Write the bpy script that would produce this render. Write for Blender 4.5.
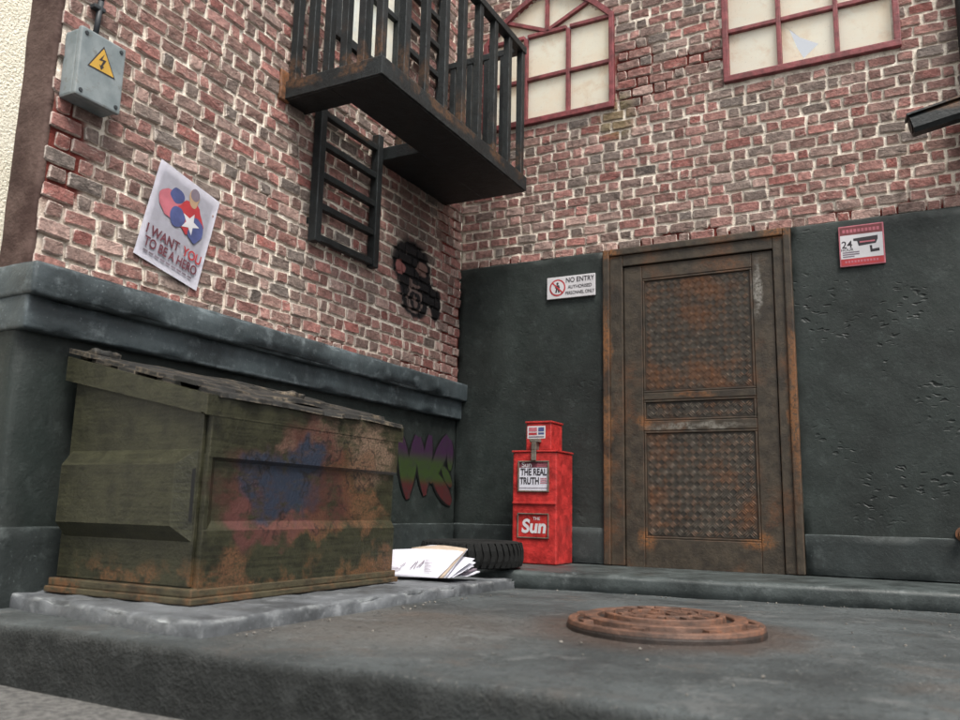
import bpy, bmesh, math, random
from mathutils import Vector, Matrix, noise as mnoise
rad = math.radians
scene = bpy.context.scene
for o in list(bpy.data.objects): bpy.data.objects.remove(o)
COL = scene.collection

# ------------------------------------------------------------------ camera
CAM = Vector((3.2729, -5.7845, 0.3735)); YAW, PITCH, ROLL, FPX = rad(27.984), rad(10.12), rad(1.259), 832.19
fw = Vector((-math.sin(YAW)*math.cos(PITCH), math.cos(YAW)*math.cos(PITCH), math.sin(PITCH)))
rt = fw.cross(Vector((0, 0, 1))).normalized(); up = rt.cross(fw)
r2 = math.cos(ROLL)*rt + math.sin(ROLL)*up; u2 = -math.sin(ROLL)*rt + math.cos(ROLL)*up
cd = bpy.data.cameras.new('camera'); cam = bpy.data.objects.new('camera', cd); COL.objects.link(cam)
cam.matrix_world = Matrix(((r2.x, u2.x, -fw.x, CAM.x), (r2.y, u2.y, -fw.y, CAM.y), (r2.z, u2.z, -fw.z, CAM.z), (0, 0, 0, 1)))
cd.sensor_width = 36; cd.lens = FPX/960*36; cd.clip_start = .05; cd.clip_end = 1000
cd.dof.use_dof = True; cd.dof.focus_distance = 5.0; cd.dof.aperture_fstop = 2.6
scene.camera = cam
def proj(p):
    d = Vector(p)-CAM; w = d.dot(fw)
    if w < .1: return (-999, -999)
    return (480+FPX*d.dot(r2)/w, 360-FPX*d.dot(u2)/w)

# ------------------------------------------------------------------ sky, sun, exposure
SUN_EL, SUN_AZ = rad(58), rad(130)          # azimuth clockwise from +y
world = bpy.data.worlds.new('World'); scene.world = world; world.use_nodes = True
wt = world.node_tree; bg = wt.nodes['Background']
sky = wt.nodes.new('ShaderNodeTexSky'); sky.sky_type = 'NISHITA'; sky.sun_disc = False
sky.sun_elevation = SUN_EL; sky.sun_rotation = SUN_AZ; sky.dust_density = 4; sky.air_density = 1.2; sky.ozone_density = 1
hs = wt.nodes.new('ShaderNodeHueSaturation'); hs.inputs['Saturation'].default_value = .13
wt.links.new(sky.outputs[0], hs.inputs['Color']); wt.links.new(hs.outputs[0], bg.inputs[0]); bg.inputs[1].default_value = .13
sd = bpy.data.lights.new('sun', 'SUN'); so = bpy.data.objects.new('sun', sd); COL.objects.link(so)
sd.energy = 2.5; sd.angle = rad(20); sd.color = (1, .94, .85)
sdir = Vector((math.sin(SUN_AZ)*math.cos(SUN_EL), math.cos(SUN_AZ)*math.cos(SUN_EL), math.sin(SUN_EL)))
so.rotation_euler = sdir.to_track_quat('Z', 'Y').to_euler(); so.location = (6, -8, 9)
vs = scene.view_settings; vs.view_transform = 'Standard'; vs.look = 'None'; vs.gamma = 1; vs.exposure = .82

# ------------------------------------------------------------------ material helpers
class T:
    def __init__(s, name):
        s.m = bpy.data.materials.new(name); s.m.use_nodes = True; s.t = s.m.node_tree
        s.b = s.t.nodes['Principled BSDF']; s.out = s.t.nodes['Material Output']
        s.g = s.t.nodes.new('ShaderNodeNewGeometry'); s.pos = s.g.outputs['Position']
    def nd(s, typ, ins=(), **at):
        n = s.t.nodes.new('ShaderNode'+typ)
        for k, v in at.items(): setattr(n, k, v)
        for k, v in (ins.items() if isinstance(ins, dict) else enumerate(ins)):
            if v is None: continue
            if isinstance(v, bpy.types.NodeSocket): s.t.links.new(v, n.inputs[k])
            else:
                i = n.inputs[k]
                if i.type == 'RGBA' and len(v) == 3: v = (*v, 1)
                i.default_value = v
        return n
    def ma(s, op, a, b=None, c=None, clamp=False): return s.nd('Math', [a, b, c], operation=op, use_clamp=clamp).outputs[0]
    def noise(s, scale, detail=4, rough=.6, vec=None, dist=0):
        return s.nd('TexNoise', {'Vector': vec or s.pos, 'Scale': scale, 'Detail': detail, 'Roughness': rough, 'Distortion': dist}).outputs['Fac']
    def ncol(s, scale, detail=3):
        return s.nd('TexNoise', {'Vector': s.pos, 'Scale': scale, 'Detail': detail}).outputs['Color']
    def mr(s, x, a, b, c=0., d=1.):
        return s.nd('MapRange', {'Value': x, 'From Min': a, 'From Max': b, 'To Min': c, 'To Max': d}, interpolation_type='SMOOTHSTEP').outputs[0]
    def mix(s, f, a, b, blend='MIX'):
        n = s.nd('Mix', data_type='RGBA', blend_type=blend)
        for k, v in ((0, f), (6, a), (7, b)):
            if isinstance(v, bpy.types.NodeSocket): s.t.links.new(v, n.inputs[k])
            else: n.inputs[k].default_value = v if k == 0 else (*v, 1)
        return n.outputs[2]
    def sep(s, v=None): return s.nd('SeparateXYZ', [v or s.pos]).outputs
    def comb(s, x, y, z): return s.nd('CombineXYZ', [x, y, z]).outputs[0]
    def scl(s, v): return s.nd('VectorMath', [s.pos, v], operation='MULTIPLY').outputs[0]
    def warp(s, amp, scale):
        c = s.nd('VectorMath', [s.ncol(scale), (.5, .5, .5)], operation='SUBTRACT').outputs[0]
        c = s.nd('VectorMath', [c, (amp, amp, amp)], operation='MULTIPLY').outputs[0]
        return s.nd('VectorMath', [s.pos, c], operation='ADD').outputs[0]
    def ell(s, vec, c, r, soft=.25):
        d = s.nd('VectorMath', [vec, c], operation='SUBTRACT').outputs[0]
        d = s.nd('VectorMath', [d, tuple(1/x for x in r)], operation='MULTIPLY').outputs[0]
        l = s.nd('VectorMath', [d], operation='LENGTH').outputs['Value']
        return s.mr(l, 1-soft, 1+soft, 1., 0.)
    def union(s, ms):
        a = ms[0]
        for b in ms[1:]: a = s.ma('MAXIMUM', a, b)
        return a
    def edge(s, r=.012, lo=.03, hi=.3):
        bv = s.nd('Bevel', {'Radius': r}, samples=2).outputs[0]
        d = s.nd('VectorMath', [bv, s.g.outputs['Normal']], operation='DOT_PRODUCT').outputs['Value']
        return s.mr(s.ma('SUBTRACT', 1., d), lo, hi)
    def fin(s, col, rough=.7, bump=None, bs=.4, bd=.01, metal=0., spec=.35):
        b = s.b
        for k, v in (('Base Color', col), ('Roughness', rough), ('Metallic', metal), ('Specular IOR Level', spec)):
            if isinstance(v, bpy.types.NodeSocket): s.t.links.new(v, b.inputs[k])
            else: b.inputs[k].default_value = (*v, 1) if isinstance(v, tuple) else v
        if bump is not None:
            n = s.nd('Bump', {'Height': bump, 'Strength': bs, 'Distance': bd}); s.t.links.new(n.outputs[0], b.inputs['Normal'])
        return s.m

def plain(name, col, rough=.6, var=.25, scale=9, bump=.15, spec=.35):
    t = T(name); n = t.noise(scale, 5); f = t.mr(n, .3, .7, 1-var, 1+var*.6)
    c = t.mix(1., col, t.comb(f, f, f), 'MULTIPLY')
    return t.fin(c, rough, t.noise(scale*9, 3), bump, .004, spec=spec)

def gasmask(t, col):                               # stencilled gas mask sprayed on the side wall
    w = t.warp(.05, 14)
    def e(y, z, ry, rz, soft=.12): return t.ell(w, (0, y, z), (1, ry, rz), soft)
    col = t.mix(t.ma('MULTIPLY', t.ell(t.warp(.3, 5), (0, -.72, 2.62), (2, .24, .42), .5), .5), col, (.05, .04, .035))
    dark = t.union([e(-.75, 2.13, .27, .20), e(-.70, 1.93, .21, .18), e(-.40, 1.915, .085, .13), e(-.55, 1.99, .14, .11)])
    dark = t.ma('MULTIPLY', dark, t.mr(t.noise(30, 3), .2, .42, .8, 1.))
    col = t.mix(dark, col, (.010, .009, .010))
    col = t.mix(t.ma('MULTIPLY', e(-.905, 2.09, .062, .05), .8), col, (.33, .13, .12))
    col = t.mix(t.ma('MULTIPLY', e(-.61, 2.145, .072, .058), .75), col, (.22, .13, .11))
    ring = t.ma('SUBTRACT', e(-.70, 1.885, .105, .095, .1), e(-.70, 1.885, .08, .07, .1), clamp=True)
    col = t.mix(t.ma('MULTIPLY', ring, .6), col, (.26, .19, .17))
    line = t.union([e(-.76, 1.99, .02, .06), e(-.70, 2.0, .06, .012), e(-.70, 1.885, .03, .05)])
    return t.mix(t.ma('MULTIPLY', line, .5), col, (.25, .17, .15))

def brickmat(name, src, left):
    t = T(name)
    if src == 'obj': base = t.nd('ObjectInfo').outputs['Color']
    else: base = t.nd('VertexColor', layer_name='bcol').outputs['Color']
    n1 = t.noise(26, 5, .65); f = t.mr(n1, .25, .75, .62, 1.5)
    c = t.mix(1., base, t.comb(f, f, f), 'MULTIPLY')
    scr = t.noise(60, 4, .7, t.scl((.5, .5, 2.2)))
    chalk = t.ma('MULTIPLY', t.mr(scr, .54, .68), t.mr(t.noise(3.1, 3), .38, .66, .12, .55))
    c = t.mix(chalk, c, (.58, .48, .42))
    rim = t.nd('Attribute', attribute_name='rim').outputs['Fac']
    rm = t.mr(t.ma('ADD', rim, t.ma('MULTIPLY', t.ma('SUBTRACT', t.noise(24, 5, .75), .5), 1.5)), .62, .95)
    c = t.mix(t.ma('MULTIPLY', rm, .62), c, (.66, .59, .53))
    soot = t.ma('MULTIPLY', t.mr(t.noise(1.7, 4), .52, .7), .4); c = t.mix(soot, c, (.09, .075, .066))
    c = t.mix(t.ma('MULTIPLY', t.mr(t.noise(140, 2), .64, .74), .35), c, (.08, .06, .05))
    if left: c = gasmask(t, c)
    else:
        moss = t.ell(t.warp(.15, 6), (1.36, 0, 3.38), (.13, 1, .16), .5); c = t.mix(t.ma('MULTIPLY', moss, .45), c, (.16, .13, .03))
    return t.fin(c, .82, t.ma('ADD', t.noise(90, 5, .7), t.ma('MULTIPLY', t.noise(28, 3), 1.6)), .7, .012, spec=.3)

def mortarmat(name, left):
    t = T(name); w = t.warp(.3, 5)
    c = t.mix(t.mr(t.noise(7, 5, .65), .34, .62), (.60, .52, .44), (.92, .85, .74))
    c = t.mix(t.ma('MULTIPLY', t.mr(t.noise(2.1, 4), .52, .68), .5), c, (.30, .22, .18))
    c = t.mix(t.ma('MULTIPLY', t.mr(t.noise(38, 5, .7), .52, .68), .6), c, (.27, .19, .15))
    E = (lambda a, b, ra, rb: t.ell(w, (0, a, b), (9, ra, rb), .35)) if left else (lambda a, b, ra, rb: t.ell(w, (a, 0, b), (ra, 9, rb), .35))
    if left: ms = [E(-.1, 1.75, .22, .6), E(-1.7, 1.37, .5, .05), E(-3.6, 1.9, .14, .3), E(-.5, 1.42, .4, .06), E(-.2, 2.6, .2, .4)]
    else: ms = [E(1.56, 3.56, .26, .13), E(1.5, 3.8, .2, .22), E(2.0, 3.72, .3, .08), E(1.9, 2.33, .75, .055), E(.25, 2.31, .6, .05), E(3.2, 2.33, .6, .05)]
    c = t.mix(t.union(ms), c, (.13, .028, .022))
    if left: c = gasmask(t, c)
    return t.fin(c, .9, t.ma('ADD', t.noise(70, 5, .7), t.noise(22, 3)), .8, .014, spec=.2)

def slate(name, base=(.0128, .0175, .0162), hi=(.060, .075, .072), edge_amt=.75, dents=True, chalk=.35, er=.02, big=1.3, ro=(.5, .75)):
    t = T(name)
    f = t.mr(t.noise(big, 6, .68), .3, .7, .6, 1.5); c = t.mix(1., base, t.comb(f, f, f), 'MULTIPLY')
    c = t.mix(t.ma('MULTIPLY', t.mr(t.noise(11, 6, .7), .52, .75), chalk), c, hi)
    e = t.ma('MULTIPLY', t.edge(er), t.mr(t.noise(9, 4), .38, .62)); c = t.mix(t.ma('MULTIPLY', e, edge_amt), c, tuple(min(.6, x*1.9) for x in hi))
    c = t.mix(t.ma('MULTIPLY', t.mr(t.noise(75, 2), .66, .74), .5), c, hi)
    h = t.ma('ADD', t.ma('MULTIPLY', t.noise(60, 5, .7), .5), t.noise(9, 4))
    if dents:
        d = t.nd('TexVoronoi', {'Vector': t.nd('VectorMath', [t.warp(.1, 9), (13, 13, 34)], operation='MULTIPLY').outputs[0], 'Scale': 1., 'Randomness': 1.}).outputs['Distance']
        m = t.ma('MULTIPLY', t.mr(d, .12, .34, 1., 0.), t.ma('MULTIPLY', t.mr(t.noise(2.1, 3), .50, .62), t.mr(t.sep()[0], 2.4, 2.8, .12, 1.)))
        c = t.mix(t.ma('MULTIPLY', m, .85), c, (.007, .009, .009)); h = t.ma('SUBTRACT', h, t.ma('MULTIPLY', m, 2.2))
    return t.fin(c, t.mr(t.noise(6, 4), .3, .7, ro[0], ro[1]), h, .45, .01, spec=.35)

def rusty(name, base, amount=.5, rust=(.30, .105, .032), dark=(.03, .024, .018), scale=3.2, streak=False, er=.012, rough=.62, wear=None, zr=None, hard=1., spots=()):
    t = T(name)
    f = t.mr(t.noise(14, 5, .65), .3, .7, .6, 1.4); c = t.mix(1., base, t.comb(f, f, f), 'MULTIPLY')
    if streak:
        s = t.noise(1., 5, .7, t.scl((4, 4, 95))); c = t.mix(t.mr(s, .42, .62, 0., .55), c, tuple(x*1.9 for x in base)); c = t.mix(t.mr(s, .46, .3, 0., .5), c, tuple(x*.4 for x in base))
    lo = 1-amount
    m = t.ma('MULTIPLY', t.mr(t.noise(scale, 5, .62), lo-.05, lo+.13), t.mr(t.noise(38, 5, .75), .38, .6, 1-hard, 1.))
    if zr:
        z_ = t.ma('MULTIPLY', t.mr(t.sep()[2], zr[0], zr[0]+.03), t.mr(t.sep()[2], zr[1], zr[1]-.3)); m = t.ma('MAXIMUM', m, t.ma('MULTIPLY', z_, t.ma('MULTIPLY', t.mr(t.noise(4.5, 4), .47, .6), t.mr(t.noise(45, 4), .35, .6, .25, 1.))))
    c = t.mix(t.ma('MULTIPLY', m, .85), c, rust)
    for (x, z, rx, rz, col_) in spots: c = t.mix(t.ma('MULTIPLY', t.ma('MULTIPLY', t.ell(t.warp(.1, 12), (x, 0, z), (rx, 9, rz), .6), t.mr(t.noise(60, 5, .8), .36, .58)), .9), c, col_)
    c = t.mix(t.ma('MULTIPLY', t.mr(t.noise(scale*1.7, 4), .52, .72), .7), c, dark)
    e = t.ma('MULTIPLY', t.edge(er), t.mr(t.noise(13, 4), .42, .6)); c = t.mix(t.ma('MULTIPLY', e, .8), c, wear or tuple(x*1.1+.01 for x in rust))
    c = t.mix(t.ma('MULTIPLY', t.mr(t.noise(120, 2), .66, .74), .35), c, tuple(x*2.5+.02 for x in base))
    return t, c, t.fin(c, rough, t.ma('ADD', t.noise(70, 5, .7), t.ma('MULTIPLY', t.noise(16, 4), 1.2)), .4, .008, spec=.4)

MT = {}
MT['brick_left_obj'] = brickmat('brick_left_obj', 'obj', True); MT['brick_left_att'] = brickmat('brick_left_att', 'att', True)
MT['brick_back_obj'] = brickmat('brick_back_obj', 'obj', False); MT['brick_back_att'] = brickmat('brick_back_att', 'att', False)
MT['mortar_left'] = mortarmat('mortar_left', True); MT['mortar_back'] = mortarmat('mortar_back', False)
MT['slate'] = slate('slate_render'); MT['ledge'] = slate('ledge_render', (.040, .051, .056), (.20, .235, .25), .9, False, .45, .03, 2, (.33, .6))
MT['smooth_render'] = slate('smooth_render', (.017, .022, .022), (.085, .10, .10), .9, False, .4)
MT['pave'] = slate('pavement_stone', (.080, .086, .093), (.30, .315, .33), 1., False, .45, .024, 3.0, (.38, .65))
MT['kerb'] = slate('kerb_stone', (.038, .046, .046), (.14, .157, .16), .8, False, .5, .02, 3, (.35, .6))
MT['black'] = plain('black_paint', (.006, .006, .006), .5)
MT['white'] = plain('white_enamel', (.52, .51, .53), .4, .08)
MT['paper'] = plain('paper', (.52, .515, .58), .75, .07, 30)
MT['newsprint'] = plain('newsprint', (.36, .29, .23), .85, .12, 30)
MT['ink'] = plain('ink', (.03, .025, .03), .6); MT['ink_grey'] = plain('ink_grey', (.16, .13, .16), .6)
MT['print_red'] = plain('print_red', (.36, .035, .042), .5, .2); MT['print_pink'] = plain('print_pink', (.40, .12, .15), .55, .2)
MT['print_blue'] = plain('print_blue', (.06, .075, .19), .55, .3); MT['print_tan'] = plain('print_tan', (.36, .24, .15), .55, .2)
MT['print_maroon'] = plain('print_maroon', (.13, .035, .05), .6, .3); MT['sign_red'] = plain('sign_red', (.16, .04, .045), .45, .25)
MT['yellow'] = plain('warning_yellow', (.50, .30, .05), .5, .1)
MT['rubber'] = plain('rubber', (.0035, .004, .004), .9, .5, 14, .4)
MT['cable'] = plain('cable', (.03, .035, .04), .5)
MT['grit'] = plain('grit', (.15, .14, .125), .9, .6, 40)

t = T('stucco'); MT['stucco'] = t.fin(t.mix(t.mr(t.noise(3, 4), .3, .7), (.80, .77, .66), (.87, .85, .76)), .9, t.noise(55, 4, .6), .9, .03, spec=.2)
t = T('wall_end'); MT['wall_end'] = t.fin(t.mix(t.mr(t.noise(5, 5), .35, .65), (.05, .029, .025), (.10, .066, .057)), .85, t.noise(25, 5), .5, .02, spec=.2)
t = T('asphalt_ground'); MT['ground'] = t.fin(t.mix(t.mr(t.noise(40, 6, .75), .35, .65), (.055, .055, .055), (.13, .127, .123)), .9, t.noise(160, 3), .5, .006, spec=.2)

t = T('road')                                              # road slab: grey with rusty brown, dusty and oily patches
f = t.mr(t.noise(1.9, 6, .62), .3, .7, .6, 1.5); c = t.mix(1., (.054, .062, .064), t.comb(f, f, f), 'MULTIPLY')
c = t.mix(t.ma('MULTIPLY', t.mr(t.noise(2.3, 5, .65, t.warp(.3, 2)), .55, .72), .4), c, (.095, .066, .048))
c = t.mix(t.ma('MULTIPLY', t.ell(t.warp(.4, 4), (1.5, -3.1, 0), (.5, .5, 9), .6), .3), c, (.15, .115, .09))
c = t.mix(t.ma('MULTIPLY', t.mr(t.noise(5.2, 5, .6), .56, .68), .5), c, (.135, .14, .14))
rim = t.ell(t.warp(.12, 7), (2.39, -2.62, 0), (.5, .5, 9), .25); c = t.mix(t.ma('MULTIPLY', rim, .65), c, (.06, .035, .024))
c = t.mix(t.ma('MULTIPLY', t.mr(t.noise(34, 5, .75), .55, .64), .75), c, (.016, .018, .018))
c = t.mix(t.ma('MULTIPLY', t.mr(t.noise(75, 3, .7), .61, .67), .5), c, (.22, .215, .2))
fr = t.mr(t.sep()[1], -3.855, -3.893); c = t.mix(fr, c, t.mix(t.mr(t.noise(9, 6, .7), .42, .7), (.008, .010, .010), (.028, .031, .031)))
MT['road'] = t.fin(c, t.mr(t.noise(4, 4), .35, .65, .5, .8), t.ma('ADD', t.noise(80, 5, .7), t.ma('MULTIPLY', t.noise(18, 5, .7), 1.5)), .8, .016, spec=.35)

OR = (.185, .074, .022); DSP = [(1.55, .19, .06, .06, OR), (2.30, .20, .09, .05, OR), (1.30, 2.28, .07, .04, OR), (2.50, 2.27, .09, .04, OR), (1.54, 1.0, .05, .04, OR), (1.9, 1.19, .12, .02, OR), (1.27, 1.6, .03, .25, OR), (2.56, 1.1, .03, .5, OR), (2.35, 1.9, .025, .16, (.22, .21, .19)), (1.9, .97, .3, .02, (.16, .15, .13)), (1.27, .9, .03, .4, (.16, .07, .025))]
_, _, MT['door'] = rusty('door_metal', (.036, .0275, .0185), .45, (.095, .040, .016), (.012, .009, .007), 2.6, hard=.7, spots=DSP)
_, _, MT['door_panel'] = rusty('door_panel_metal', (.030, .025, .019), .46, (.105, .042, .016), (.011, .009, .007), 2.8, hard=.45)
_, _, MT['tread'] = rusty('tread_metal', (.115, .098, .08), .48, (.19, .075, .026), (.05, .04, .03), 2.8, hard=.45)
_, _, MT['manhole'] = rusty('manhole_metal', (.080, .044, .031), .50, (.17, .072, .038), (.022, .015, .012), 7)
_, _, MT['manhole_low'] = rusty('manhole_recess', (.022, .015, .012), .42, (.075, .034, .02), (.012, .009, .008), 7)
_, _, MT['balcony'] = rusty('balcony_metal', (.0095, .0125, .0135), .28, (.10, .05, .024), (.006, .0075, .008), 5, False, .014, .55, wear=(.085, .098, .102), zr=(2.80, 3.22))
_, _, MT['rust'] = rusty('rusted_iron', (.11, .05, .025), .6, (.2, .08, .03), (.05, .03, .02), 9)
_, _, MT['lid'] = rusty('lid_rubber', (.014, .014, .013), .44, (.17, .135, .095), (.008, .008, .008), 7, True)
_, _, MT['sill_red'] = rusty('red_frame', (.175, .042, .046), .25, (.12, .05, .045), (.09, .022, .022), 6, False, .008, .5)
_, _, MT['news_red'] = rusty('red_enamel', (.36, .026, .024), .16, (.16, .04, .03), (.26, .015, .014), 5, False, .010, .33)
_, _, MT['news_steel'] = rusty('worn_steel', (.11, .095, .08), .45, (.13, .07, .035), (.06, .05, .04), 9)
_, _, MT['dump_trim'] = rusty('dumpster_trim', (.040, .034, .019), .48, (.13, .06, .025), (.018, .015, .009), 5, True)

# dumpster paint: olive brushed paint, rust and a faded tag on the front
t, c, m = rusty('dumpster_paint', (.0205, .0205, .0110), .24, (.13, .052, .020), (.009, .009, .006), 4.5, True, .012, .40, wear=(.075, .072, .045))
w = t.warp(.34, 8); px_ = t.mr(t.sep()[0], .80, .84)
def fe(y, z, ry, rz, soft=.35): return t.ma('MULTIPLY', t.ell(w, (.9, y, z), (3, ry, rz), soft), px_)
sp = t.mr(t.noise(110, 6, .85), .36, .60); lo_ = t.mr(t.noise(8, 6, .75, t.scl((1, 1, 2.2))), .32, .54)
def lay(f_, k, col_):
    global c
    c = t.mix(t.ma('MULTIPLY', t.ma('MULTIPLY', f_, k), lo_), c, col_)
lay(t.ma('MULTIPLY', t.union([fe(-2.42, .62, .17, .16), fe(-2.78, .70, .16, .06), fe(-3.0, .62, .1, .05)]), sp), .9, (.20, .13, .095))
lay(t.ma('MULTIPLY', t.union([fe(-2.45, .34, .2, .08), fe(-2.85, .28, .35, .05), fe(-3.3, .12, .1, .1), fe(-2.3, .10, .15, .06)]), sp), .9, (.135, .064, .033))
lay(t.union([fe(-2.88, .60, .2, .16), fe(-3.2, .40, .2, .16), fe(-2.75, .42, .2, .14)]), .8, (.060, .022, .018))
lay(t.union([fe(-2.98, .45, .19, .13), fe(-3.17, .48, .13, .08), fe(-2.9, .56, .09, .1)]), .95, (.017, .025, .042))
lay(t.union([fe(-3.25, .33, .08, .12), fe(-3.1, .26, .14, .06), fe(-2.95, .29, .12, .05)]), .75, (.085, .033, .030))
lay(t.ma('MULTIPLY', t.union([fe(-2.55, .50, .12, .14), fe(-2.72, .56, .1, .05)]), sp), .7, (.11, .048, .025))
oc = t.noise(4.2, 2, .5, w); ol = t.ma('MULTIPLY', t.ma('MULTIPLY', t.mr(t.ma('ABSOLUTE', t.ma('SUBTRACT', oc, .5)), .0, .022, 1., 0.), fe(-2.85, .47, .5, .26, .2)), .75); c = t.mix(ol, c, (.010, .009, .009))
zz = t.sep()[2]; lowr = t.ma('MULTIPLY', t.mr(zz, .20, .05), t.mr(t.noise(7, 4), .5, .62)); c = t.mix(t.ma('MULTIPLY', t.ma('MULTIPLY', lowr, sp), .9), c, (.14, .062, .026))
t.t.links.new(c, t.b.inputs['Base Color']); MT['dumpster'] = m

t = T('wall_tag_paint'); z = t.sep()[2]                     # spray tag: purple fading to green to dark red
c = t.mix(t.mr(z, .80, .68), (.028, .009, .032), (.022, .040, .009)); c = t.mix(t.mr(z, .60, .52), c, (.05, .009, .010))
MT['tag'] = t.fin(t.mix(t.mr(t.noise(20, 3), .45, .7, 0., .5), c, (.02, .02, .02)), .6)

def panemat(name, a, b, d):
    t = T(name)
    c = t.mix(t.mr(t.noise(3.2, 4, .6, t.warp(.3, 3)), .36, .66), a, b)
    c = t.mix(t.mr(t.noise(3.7, 6, .7, t.warp(.25, 4)), .49, .70, 0., .55), c, d); c = t.mix(t.mr(t.noise(9, 5, .7), .58, .74, 0., .25), c, (.66, .63, .56))
    c = t.mix(t.ma('MULTIPLY', t.mr(t.noise(70, 3), .62, .72), .25), c, (.3, .26, .2))
    t.fin(c, .38, t.noise(12, 3), .12, .01, spec=.4)
    tr = t.nd('BsdfTranslucent', {'Color': c}); mx = t.nd('MixShader', {0: .6, 1: t.b.outputs[0], 2: tr.outputs[0]})
    t.t.links.new(mx.outputs[0], t.out.inputs[0]); return t.m
MT['pane'] = panemat('frosted_pane', (.98, .94, .80), (.97, .87, .70), (.74, .54, .36))
MT['pane_cool'] = panemat('pale_pane', (.80, .88, .90), (.92, .90, .82), (.6, .7, .72))

t = T('electrical_box'); e = t.edge(.012)
c = t.mix(t.mr(t.noise(9, 5), .3, .7), (.14, .17, .18), (.22, .25, .26)); c = t.mix(t.ma('MULTIPLY', t.mr(t.noise(22, 5, .7), .55, .7), .5), c, (.10, .095, .08)); c = t.mix(t.ma('MULTIPLY', e, .5), c, (.36, .35, .32))
MT['ebox'] = t.fin(c, .5, t.noise(50, 3), .15, .004)

# ------------------------------------------------------------------ mesh helpers
rng = random.Random(7)
def link(name, verts, faces, mat, parent=None, smooth=False, kind=None):
    me = bpy.data.meshes.new(name); off = parent_loc(parent)
    me.from_pydata([tuple(Vector(v)-off) for v in verts], [], faces)
    bm = bmesh.new(); bm.from_mesh(me); bmesh.ops.recalc_face_normals(bm, faces=bm.faces); bm.to_mesh(me); bm.free()
    if smooth: me.polygons.foreach_set('use_smooth', [True]*len(me.polygons))
    me.materials.append(MT[mat] if isinstance(mat, str) else mat)
    o = bpy.data.objects.new(name, me); COL.objects.link(o)
    if parent: o.parent = parent
    if kind: o['kind'] = kind
    return o
def parent_loc(p):
    v = Vector((0, 0, 0))
    while p: v += p.location; p = p.parent
    return v
def thing(name, label, cat, loc, group=None):
    o = bpy.data.objects.new(name, None); COL.objects.link(o); o.location = loc; o.empty_display_size = .1
    o['label'] = label; o['category'] = cat
    if group: o['group'] = group
    return o
def tag(o, label, cat, group=None):
    o['label'] = label; o['category'] = cat
    if group: o['group'] = group
    return o
def struct(o, label): o['kind'] = 'structure'; o['label'] = label; return o

class MB:
    def __init__(s): s.v = []; s.f = []
    def add(s, vs_, fs): n = len(s.v); s.v += [tuple(v) for v in vs_]; s.f += [tuple(i+n for i in f) for f in fs]; return s
    def box(s, x0, x1, y0, y1, z0, z1, b=0.004):
        bm = bmesh.new(); bmesh.ops.create_cube(bm, size=1)
        for v in bm.verts: v.co = Vector(((x0+x1)/2+v.co.x*(x1-x0), (y0+y1)/2+v.co.y*(y1-y0), (z0+z1)/2+v.co.z*(z1-z0)))
        b = min(b, .3*min(x1-x0, y1-y0, z1-z0))
        if b > 0: bmesh.ops.bevel(bm, geom=bm.edges[:], offset=b, segments=2, affect='EDGES', profile=.6)
        return s.bm(bm)
    def bm(s, bm):
        bm.verts.index_update(); s.add([v.co.copy() for v in bm.verts], [[v.index for v in f.verts] for f in bm.faces]); bm.free(); return s
    def hexa(s, p):                        # 8 points: bottom loop then top loop
        return s.add(p, [(0, 1, 2, 3), (4, 5, 6, 7), (0, 1, 5, 4), (1, 2, 6, 5), (2, 3, 7, 6), (3, 0, 4, 7)])
    def prism(s, poly, a, b, fn):          # polygon in (p,q), extruded from a to b; fn(p,q,r)->xyz
        n = len(poly)
        return s.add([fn(p, q, a) for p, q in poly]+[fn(p, q, b) for p, q in poly], [tuple(range(n)), tuple(range(n, 2*n))]+[(i, (i+1) % n, n+(i+1) % n, n+i) for i in range(n)])
    def tube(s, a, b, r0, r1=None, n=12, caps=True):
        a, b = Vector(a), Vector(b); r1 = r0 if r1 is None else r1; d = (b-a).normalized(); x = d.orthogonal().normalized(); y = d.cross(x)
        vs_ = [a+(x*math.cos(6.2832*i/n)+y*math.sin(6.2832*i/n))*r0 for i in range(n)]+[b+(x*math.cos(6.2832*i/n)+y*math.sin(6.2832*i/n))*r1 for i in range(n)]
        fs = [(i, (i+1) % n, n+(i+1) % n, n+i) for i in range(n)]
        if caps: fs += [tuple(range(n)), tuple(range(n, 2*n))]
        return s.add(vs_, fs)
    def lathe(s, prof, c, n=48):           # prof (r,z); closed ring when r>0
        k = len(prof); vs_ = []
        for i in range(n):
            a = 6.28318*i/n; vs_ += [(c[0]+r*math.cos(a), c[1]+r*math.sin(a), c[2]+z) for r, z in prof]
        return s.add(vs_, [(i*k+j, ((i+1) % n)*k+j, ((i+1) % n)*k+j+1, i*k+j+1) for i in range(n) for j in range(k-1)])
    def build(s, name, mat, parent=None, smooth=False, kind=None): return link(name, s.v, s.f, mat, parent, smooth, kind)

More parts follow.
